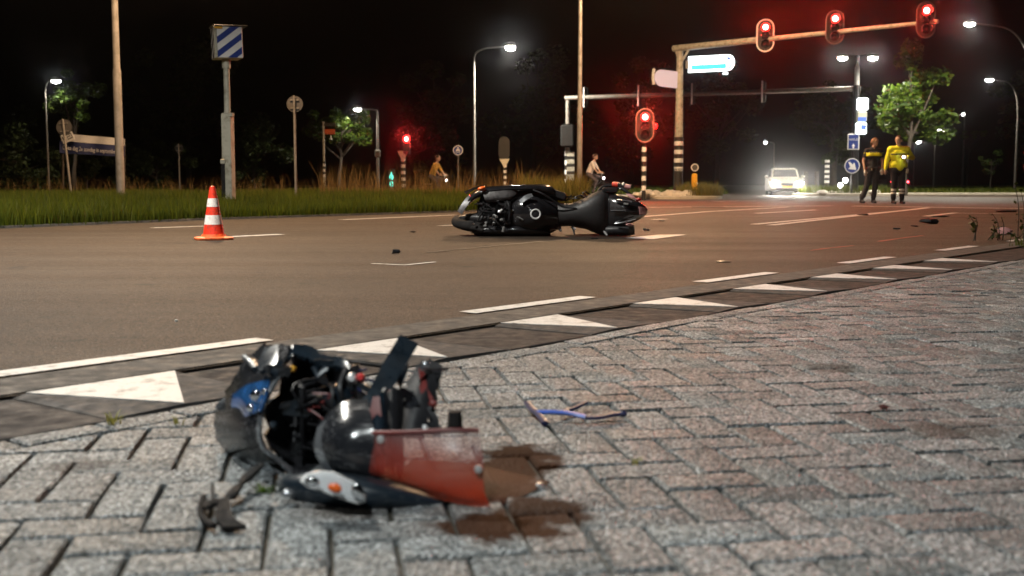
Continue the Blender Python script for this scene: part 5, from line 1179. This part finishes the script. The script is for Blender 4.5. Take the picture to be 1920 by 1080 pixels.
def torso(mt, hips, z0=.96, z1=1.44, sw=.2, lean=Vector((0, 0, 0)), r=.0):
    return [(Vector((-.075, 0, z0)), Vector((.075, 0, z0)), .125 + r, .125 + r, hips), (Vector((0, 0, z0 + .06)), Vector((0, 0, z0 + .22)) + lean * .4, .15 + r, .148 + r, mt), (Vector((-.085, 0, z0 + .16)) + lean * .3, Vector((.085, 0, z0 + .16)) + lean * .3, .1 + r, .1 + r, mt),
            (Vector((-.1, 0, z1 - .1)) + lean, Vector((.1, 0, z1 - .1)) + lean, .138 + r, .138 + r, mt), (Vector((-sw + .03, 0, z1 + .03)) + lean, Vector((sw - .03, 0, z1 + .03)) + lean, .075 + r, .075 + r, mt), (Vector((-.06, 0, z1 + .09)) + lean, Vector((.06, 0, z1 + .09)) + lean, .055, .055, mt)]
# officer in short-sleeved dark uniform
op = gnd(1635, 382.5); t = thing('person', 'police officer in dark short-sleeved uniform with yellow chest band and white gloves', 'person', op)
S_ = 1.0; z0 = 1.0
pr = legs((-.1, 0, .98), (-.16, .0, .54), (-.27, .1, .085), (.09, 0, .98), (.07, -.02, .53), (.03, 0, .085), 1, 1, (.12, -1, 0))
pr += torso(0, 1, 1.0, 1.5, .2)
pr += [((0, 0, 1.56), (.01, -.01, 1.67), .055, .052, 2)]
pr += [((-.2, 0, 1.53), (-.245, .01, 1.36), .068, .06, 0), ((-.245, .01, 1.36), (-.275, .02, 1.24), .05, .043, 2), ((-.275, .02, 1.24), (-.26, -.06, 1.0), .042, .033, 2)] + hand((-.255, -.07, .97), (.06, -.1, -1), 3, 1)
pr += [((.2, 0, 1.53), (.24, .01, 1.36), .068, .06, 0), ((.24, .01, 1.36), (.265, .0, 1.24), .05, .043, 2), ((.265, .0, 1.24), (.23, -.12, 1.03), .042, .033, 2)] + hand((.22, -.13, 1.0), (-.1, -.2, -1), 3, -1)
pr += head((.02, -.03, 1.77), (.55, -1, -.05), 2, 'hair_blond', t, True)
def st1(c, mi):
    if mi == 0 and 1.375 < c.z < 1.455 and abs(c.x) < .23: return 4
    if mi == 0 and 1.455 < c.z < 1.475 and c.y < 0: return 4 if int((c.x + 1) * 30) % 2 else 0
    return mi
body('body', pr, ['navy_cloth', 'navy_cloth', 'skin', 'white_glove', 'hiviz'], t, .0115, st1)
mb = MB(); mb.torus((0, 0, 1.03), .19, .022, 28, 8, Matrix.Scale(.76, 3, Vector((0, 1, 0)))); bl_ = mb.build('duty_belt', M['black_plastic'], t)
for x, y, s in ((-.1, -.15, .07), (.06, -.155, .06), (.2, -.04, .08)):
    mb = MB(); mb.bbox((x, y, 1.0), (s, .05, .12), .012); mb.build('belt_pouch', M['black_plastic'], bl_)
mb = MB(); mb.bbox((-.1, -.18, .99), (.03, .01, .06), .004); mb.build('buckle', M['alu'], bl_)
# officer in hi-viz jacket
op = gnd(1682, 384); t = thing('person', 'police officer in yellow hi-viz jacket holding a torch to the chest', 'person', op)
pr = legs((-.1, 0, .96), (-.11, -.02, .53), (-.105, .02, .085), (.1, 0, .96), (.12, -.01, .53), (.135, .02, .085), 1, 4, (.05, -1, 0))
pr += torso(0, 1, .98, 1.48, .24, r=.04)
pr += [((-.09, 0, 1.1), (.09, 0, 1.1), .165, .165, 0), ((0, 0, 1.52), (-.01, -.01, 1.66), .06, .055, 2), ((-.04, 0, 1.58), (.04, 0, 1.58), .07, .07, 0)]
pr += [((-.23, 0, 1.5), (-.31, .02, 1.24), .088, .07, 0), ((-.31, .02, 1.24), (-.36, -.03, 1.0), .068, .05, 0)] + hand((-.365, -.035, .98), (-.02, -.1, -1), 2, 1)
pr += [((.23, 0, 1.5), (.37, -.02, 1.3), .088, .074, 0), ((.37, -.02, 1.3), (.17, -.25, 1.31), .07, .052, 0)] + hand((.15, -.262, 1.312), (-1, -.12, .05), 2, 1, .9)
pr += head((-.02, -.03, 1.77), (-.75, -.75, -.05), 2, 'hair_dark', t)
def st2(c, mi):
    if mi == 0 and 1.375 < c.z < 1.405 and abs(c.x) < .25 and c.y < .02: return 1
    if mi == 1 and (.30 < c.z < .355 or .385 < c.z < .44): return 3
    if mi == 4 and (.30 < c.z < .355 or .385 < c.z < .44): return 3
    return mi
body('body', pr, ['hiviz', 'navy_cloth', 'skin', 'reflective', 'black_plastic'], t, .0115, st2)
mb = MB(); mb.bbox((.2, -.14, .93), (.07, .05, .13), .012); mb.build('belt_pouch', M['beige_paint'], t)
tc = thing('torch', 'small lit torch held by the officer in hi-viz', 'torch', op)
mb = MB(); mb.tube([(.085, -.27, 1.315), (.03, -.32, 1.31)], .016, 10); mb.build('handle', M['black_plastic'], tc)
mb = MB(); mb.lathe([(.0001, .012), (.03, .01), (.034, 0), (.02, -.05)], (.03, -.325, 1.31), 14, dirM((-.6, -.8, 0))); mb.build('lamp_head', M['torch_light'], tc)
# ---- bicycles and riders
def bicycle(label, loc, rz_):
    t = thing('bicycle', label, 'bicycle', loc, rz_)
    Mx = Matrix.Rotation(R(90), 3, 'X')
    for nm, x in (('front_wheel', .53), ('rear_wheel', -.53)):
        mb = MB(); mb.torus((x, 0, .34), .32, .02, 32, 8, Mx); w_ = mb.build(nm, M['rubber'], t)
        mb = MB()
        for k in range(10): a = math.pi * k / 5; mb.tube([(x, 0, .34), (x + .31 * math.cos(a), 0, .34 + .31 * math.sin(a))], .003, 4)
        mb.build('spokes', M['alu'], w_)
    mb = MB()
    for a, b_ in (((-.53, 0, .34), (-.08, 0, .3)), ((-.53, 0, .34), (-.18, 0, .78)), ((-.08, 0, .3), (-.2, 0, .88)), ((-.08, 0, .3), (.36, 0, .74)), ((-.17, 0, .74), (.35, 0, .82)), ((.53, 0, .34), (.33, 0, .9))): mb.tube([a, b_], .018, 8)
    mb.build('frame', M['black_paint'], t)
    mb = MB(); mb.tube(catline([(.2, -.28, 1.02), (.32, -.2, 1.04), (.34, 0, 1.02), (.32, .2, 1.04), (.2, .28, 1.02)], 4), .014, 8); mb.tube([(.33, 0, .88), (.34, 0, 1.02)], .016, 8); mb.build('handlebar', M['alu'], t)
    mb = MB(); mb.ell((-.22, 0, .91), (.14, .085, .035)); mb.build('saddle', M['rubber'], t)
    mb = MB(); mb.tube([(-.5, -.06, .7), (-.2, -.06, .7)], .01, 6); mb.tube([(-.5, .06, .7), (-.2, .06, .7)], .01, 6); mb.build('carrier', M['alu'], t)
    mb = MB(); mb.ell((.42, 0, .84), (.04, .05, .05)); mb.build('front_light', M['head_lamp_bike'], t)
    return t
M['head_lamp_bike'] = emit('head_lamp_bike', (1, .95, .9), 7)
def rider(label, loc, rz_, shirt):
    t = thing('person', label, 'person', loc, rz_)
    pr = [((-.2, -.05, 1.0), (-.2, .05, 1.0), .12, .12, 1), ((-.19, 0, 1.08), (-.06, 0, 1.36), .135, .14, 0), ((-.02, -.14, 1.46), (-.02, .14, 1.46), .075, .075, 0), ((0, 0, 1.5), (.04, 0, 1.6), .055, .05, 2)]
    for s, kz, kx, az, ax in ((-1, .72, .16, .22, .02), (1, .9, .2, .5, -.06)):
        pr += [((-.18, .09 * s, .98), (kx, .1 * s, kz), .09, .062, 1), ((kx, .1 * s, kz), (ax, .1 * s, az + .08), .06, .045, 1), ((ax - .04, .1 * s, az + .03), (ax + .14, .11 * s, az + .01), .045, .035, 3)]
        pr += [((-.02, .19 * s, 1.46), (.1, .26 * s, 1.22), .06, .048, 0), ((.1, .26 * s, 1.22), (.22, .26 * s, 1.07), .044, .034, 2)] + hand((.21, .26 * s, 1.07), (.9, 0, -.2), 2, 1, .9)
    pr += head((.06, 0, 1.7), (1, -.1, 0), 2, 'hair_dark', t)
    body('body', pr, [shirt, 'jeans', 'skin', 'black_plastic'], t, .02); return t
for (px, d, sh, l1, l2, dz) in ((820, 44, 'yellow_shirt', 'dark bicycle ridden past the dry weeds by a cyclist in yellow', 'cyclist in a yellow top riding beside the blue round sign', -.12), (1112, 46, 'white_shirt', 'dark bicycle ridden behind the fallen motorcycle', 'cyclist in a pale pink top riding behind the fallen motorcycle', -.02)):
    b_ = Vector(base_at(px, d, dz)); bicycle(l1, b_, R(-20)); rider(l2, b_, R(-20), sh)
# ================================================================== CARS
def car(label, loc, rz_, paint, front=True, power=0):
    t = thing('car', label, 'car', loc, rz_)
    def sec(y, hw, zb, zt, cr_=.12):
        pts = []
        for sx, sz in ((-1, -1), (1, -1), (1, 1), (-1, 1)):
            for k in range(4):
                a = {(-1, -1): math.pi, (1, -1): 1.5 * math.pi, (1, 1): 0, (-1, 1): .5 * math.pi}[(sx, sz)] + math.pi / 2 * k / 3
                pts.append(Vector((sx * (hw - cr_) + cr_ * math.cos(a), y, (zt - cr_ if sz > 0 else zb + cr_) + cr_ * math.sin(a))))
        return pts
    mb = MB(); mb.loft([sec(*q) for q in ((-2.2, .6, .32, .62, .1), (-2.1, .8, .24, .7, .14), (-1.7, .88, .2, .8, .16), (-.9, .9, .2, .92, .14), (.3, .9, .2, .96, .12), (1.5, .9, .2, .98, .12), (2.05, .86, .24, .98, .14), (2.2, .74, .34, .9, .12))]); bd = mb.build('body', paint, t, sharp=.9)
    mb = MB(); mb.loft([sec(*q) for q in ((-.95, .72, .88, .93, .02), (-.35, .66, .9, 1.4, .1), (.2, .66, .9, 1.45, .12), (1.0, .66, .9, 1.42, .1), (1.75, .72, .9, 1.0, .03))]); cb = mb.build('cabin', paint, t, sharp=.9)
    mb = MB(); mb.add([(-.64, -.87, .97), (.64, -.87, .97), (.56, -.42, 1.36), (-.56, -.42, 1.36)], [(0, 1, 2, 3)]); 
    for v in mb.v: v.y -= .035
    mb.build('windscreen', M['car_glass'], cb)
    for s in (-1, 1):
        mb = MB(); mb.add([(s * .735, -.6, .98), (s * .735, 1.3, 1.0), (s * .685, .9, 1.34), (s * .685, -.25, 1.34)], [(0, 1, 2, 3)]); mb.build('side_window', M['car_glass'], cb)
        mb = MB(); mb.ell((s * .96, -.6, .98), (.1, .06, .07)); mb.build('mirror', paint, t)
        for y in (-1.35, 1.35):
            mb = MB(); mb.torus((s * .78, y, .31), .23, .085, 24, 10, Matrix.Rotation(R(90), 3, 'Y')); wh = mb.build('tyre', M['rubber'], t); mb = MB(); mb.lathe([(.0001, .06), (.14, .05), (.2, .02)], (s * .8, y, .31), 18, Matrix.Rotation(R(90 * s), 3, 'Y')); mb.build('rim', M['alu'], wh)
        if front:
            mb = MB(); mb.ell((s * .64, -2.16, .62), (.2, .12, .12)); mb.build('headlight', M['head_light'], t)
        mb = MB(); mb.bbox((s * .68, 2.17, .78), (.28, .08, .18), .04); mb.build('tail_light', M['tail_light'] if not front else M['red_plastic'], t)
        if power: spot('headlight_beam', t, (s * .66, -2.35, .62), power, (1, .93, .8), 56, 1, (0, -1, -.33), .08)
    mb = MB(); mb.bbox((0, -2.19, .56), (.62, .05, .14), .02); mb.build('grille', M['black_plastic'], t)
    mb = MB(); mb.bbox((0, -2.2, .33), (1.1, .05, .09), .02); mb.build('lower_intake', M['black_plastic'], t)
    mb = MB(); mb.bbox((0, -2.235, .44), (.52, .02, .11), .006); mb.build('number_plate', M['yellow_plastic'], t)
    return t
car('white car with both headlights on, driving towards the junction', base_at(1465, 61), R(-9), M['car_white'], True, 800)
car('dark car with two red tail lights seen between the officers', base_at(1655, 96), R(0), M['car_dark'], False)
bpy.data.objects['car.001'].rotation_euler.z = math.pi + R(12)
# ================================================================== TREES AND SHRUBS
def leaves(mb_v, n_, clumps, size):
    V = []; 
    for _ in range(n_):
        c, r = rnd.choice(clumps); p = Vector((rnd.gauss(0, 1), rnd.gauss(0, 1), rnd.gauss(0, 1))); p = p.normalized() * r * (rnd.random() ** .45); p = c + Vector((p.x, p.y, p.z * .8))
        s = size * rnd.uniform(.6, 1.3); a = Vector((rnd.gauss(0, 1), rnd.gauss(0, 1), rnd.gauss(0, .6))).normalized(); b_ = a.cross(Vector((rnd.gauss(0, 1), rnd.gauss(0, 1), rnd.gauss(0, 1)))).normalized()
        V += [p - a * s, p - b_ * s * .45, p + a * s, p + b_ * s * .45]
    mb_v += V
def tree(label, base, trunk_h, crown, n_leaf, leaf=.1, mat='leaf', r=.14, ncl=26, name='tree', group=None, cat='tree'):
    """crown: (centre offset, (rx, ry, rz))"""
    t = thing(name, label, cat, base, group=group); cc, cr3 = Vector(crown[0]), crown[1]; clumps = []
    for _ in range(ncl):
        p = Vector((rnd.gauss(0, 1), rnd.gauss(0, 1), rnd.gauss(0, 1))).normalized() * (rnd.random() ** .4); clumps.append((cc + Vector((p.x * cr3[0], p.y * cr3[1], p.z * cr3[2])), rnd.uniform(.16, .34) * (cr3[0] + cr3[2]) / 2))
    mb = MB(); top_ = Vector((cc.x * .5, cc.y * .5, max(trunk_h, cc.z)))
    if trunk_h > 0: mb.tube(catline([(0, 0, -.2), (rnd.uniform(-.1, .1), 0, trunk_h * .5), Vector((cc.x * .3, cc.y * .3, trunk_h)), top_], 4), [r * (1 - .7 * k / 12) for k in range(13)], 10)
    for c, q in clumps[:14]:
        st_ = Vector((cc.x * .3, cc.y * .3, trunk_h)).lerp(top_, rnd.random()); mid = st_.lerp(c, .5) + Vector((0, 0, -.1 * q)); mb.tube([st_, mid, c], [r * .4, r * .25, r * .08], 6)
    mb.build('trunk', M['bark'], t)
    V = []; leaves(V, n_leaf, clumps, leaf); me = bpy.data.meshes.new('crown'); me.from_pydata([tuple(v) for v in V], [], [(4 * k, 4 * k + 1, 4 * k + 2, 4 * k + 3) for k in range(n_leaf)]); me.materials.append(M[mat]); link('crown', me, t)
    return t
def tat(px, d): return Vector(base_at(px, d))
tree('broad tree with lamp-lit leaves rising behind the two officers', tat(1690, 58), 2.5, ((.6, 0, 5.2), (1.8, 1.5, 3.2)), 3000, .18, 'leaf', .2, 19)
tree('dark tree behind the blue keep-right post', tat(1560, 72), 2.6, ((0, 0, 4.8), (2.6, 2.4, 2.8)), 5000, .16, 'leaf_dark', .25)
tree('tree with lit twigs around the low lamp beyond the banner', tat(150, 46), 1.8, ((-.2, .6, 4.1), (1.5, 1.3, 1.1)), 4200, .09, 'leaf', .12)
tree('tree with bright leaves under the lamp beside the orange board', tat(640, 56.5), 1.8, ((.2, .3, 3.6), (2.0, 1.5, 1.0)), 4200, .11, 'leaf', .12)
tree('thin sapling by the kinked far lamp mast', tat(1805, 100), 3.2, ((.4, 0, 5.0), (1.2, 1, .9)), 500, .12, 'leaf', .09, 9)
tree('small dim sapling between far lamps on the side road verge', tat(1850, 85), 1.2, ((0, 0, 2.4), (1.0, .8, 1.0)), 700, .1, 'leaf', .06, 9)
for k, (px, d, h, rx, lb) in enumerate(((-60, 50, 5.5, 3.2, 'tall dark shrub at the outer end of the hedge beyond the banner'), (40, 47, 3.2, 2.2, 'dense evergreen shrub standing next to the low lamp'), (170, 52, 2.6, 1.8, 'dark shrub behind the event banner'), (300, 60, 3.5, 2.6, 'dark bushy shrub between banner and speed camera'), (480, 62, 4.2, 2.6, 'dark bush behind the speed camera post'))):
    tree(lb, tat(px, d), .8, ((0, 0, h * .5), (rx, rx * .7, h * .5)), 4200, .11, 'leaf_dark', .08, 22, name='shrub', group='dark shrubs behind the verge', cat='shrub')
for k, (px, d, h, lb) in enumerate(((-150, 75, 11, 'tall dark tree beyond the hedge past the banner'), (360, 82, 12, 'tall dark tree beyond the speed camera'), (820, 90, 11, 'tall dark tree behind the cycle path lamp'), (1000, 95, 12, 'tall dark tree behind the tall slim pole'), (1180, 98, 12, 'tall dark tree behind the single red signal'), (1340, 105, 12, 'tall dark tree behind the lit direction box'), (1940, 95, 11, 'tall dark tree beyond the round red-rimmed signs'))):
    tree(lb, tat(px, d), 3.5, ((0, 0, h * .58), (4.2, 3.6, h * .42)), 3600, .24, 'leaf_dark', .3, 26, group='tall dark trees round the junction')
# dark weeds at the right end of the paving
o = gnd(1905, 452); wd = thing('weed_clump', 'dark leafy weeds with seed heads at the end of the kerb strip', 'weed', o)
for k in range(26):
    x, y = rnd.uniform(-.42, .6), rnd.uniform(-.6, .5); h = rnd.uniform(.12, .5) * (1.1 if x > -.05 else .5); tx, ty = x + rnd.uniform(-.14, .14), y + rnd.uniform(-.1, .1); mb = MB(); lf = MB()
    mb.tube(catline([(x, y, 0), ((x + tx) / 2 + .02, (y + ty) / 2, h * .6), (tx, ty, h)], 3), [.006, .006, .005, .005, .004, .003, .002], 5); sm = mb.build('stem', M['bark'], wd)
    for q in range(12):
        f = rnd.uniform(.2, 1.02); p = Vector((x + (tx - x) * f, y + (ty - y) * f, h * f)); a = Vector((rnd.gauss(0, 1), rnd.gauss(0, 1), rnd.gauss(0, .7))).normalized() * rnd.uniform(.025, .06); c = a.cross(Vector((0, 0, 1))).normalized() * a.length * .45
        lf.add([p, p + a * .5 + c, p + a, p + a * .5 - c], [(0, 1, 2, 3)])
    lf.build('leaves', M['leaf_dark'], sm, smooth=False)
def s_edge():
    p = kp(rnd.uniform(6.6, 9.0), rnd.uniform(-.1, 1.6)); return (p.x, p.y, .0, rnd.random())
blades('grass', 2500, s_edge, .03, .12, .004, M['grass'], .7, label='low dark grass growing over the end of the kerb strip', kind='stuff')
# ================================================================== LENS BLOOM (thin volume added to give the lamps their glow)
hz = MB(); hz.box((0, 70, 6.4), (160, 166, 15)); m, n, l, b = base_mat('bloom_volume'); n.remove(b)
pv_ = n.new('ShaderNodeVolumePrincipled'); pv_.inputs['Color'].default_value = (.9, .92, .95, 1); pv_.inputs['Density'].default_value = .0009; pv_.inputs['Anisotropy'].default_value = .985
l.new(pv_.outputs[0], n['Material Output'].inputs['Volume'])
hz.build('lens_bloom', m, smooth=False, kind='stuff', label='thin volume added to stand in for lens bloom around the lamps')
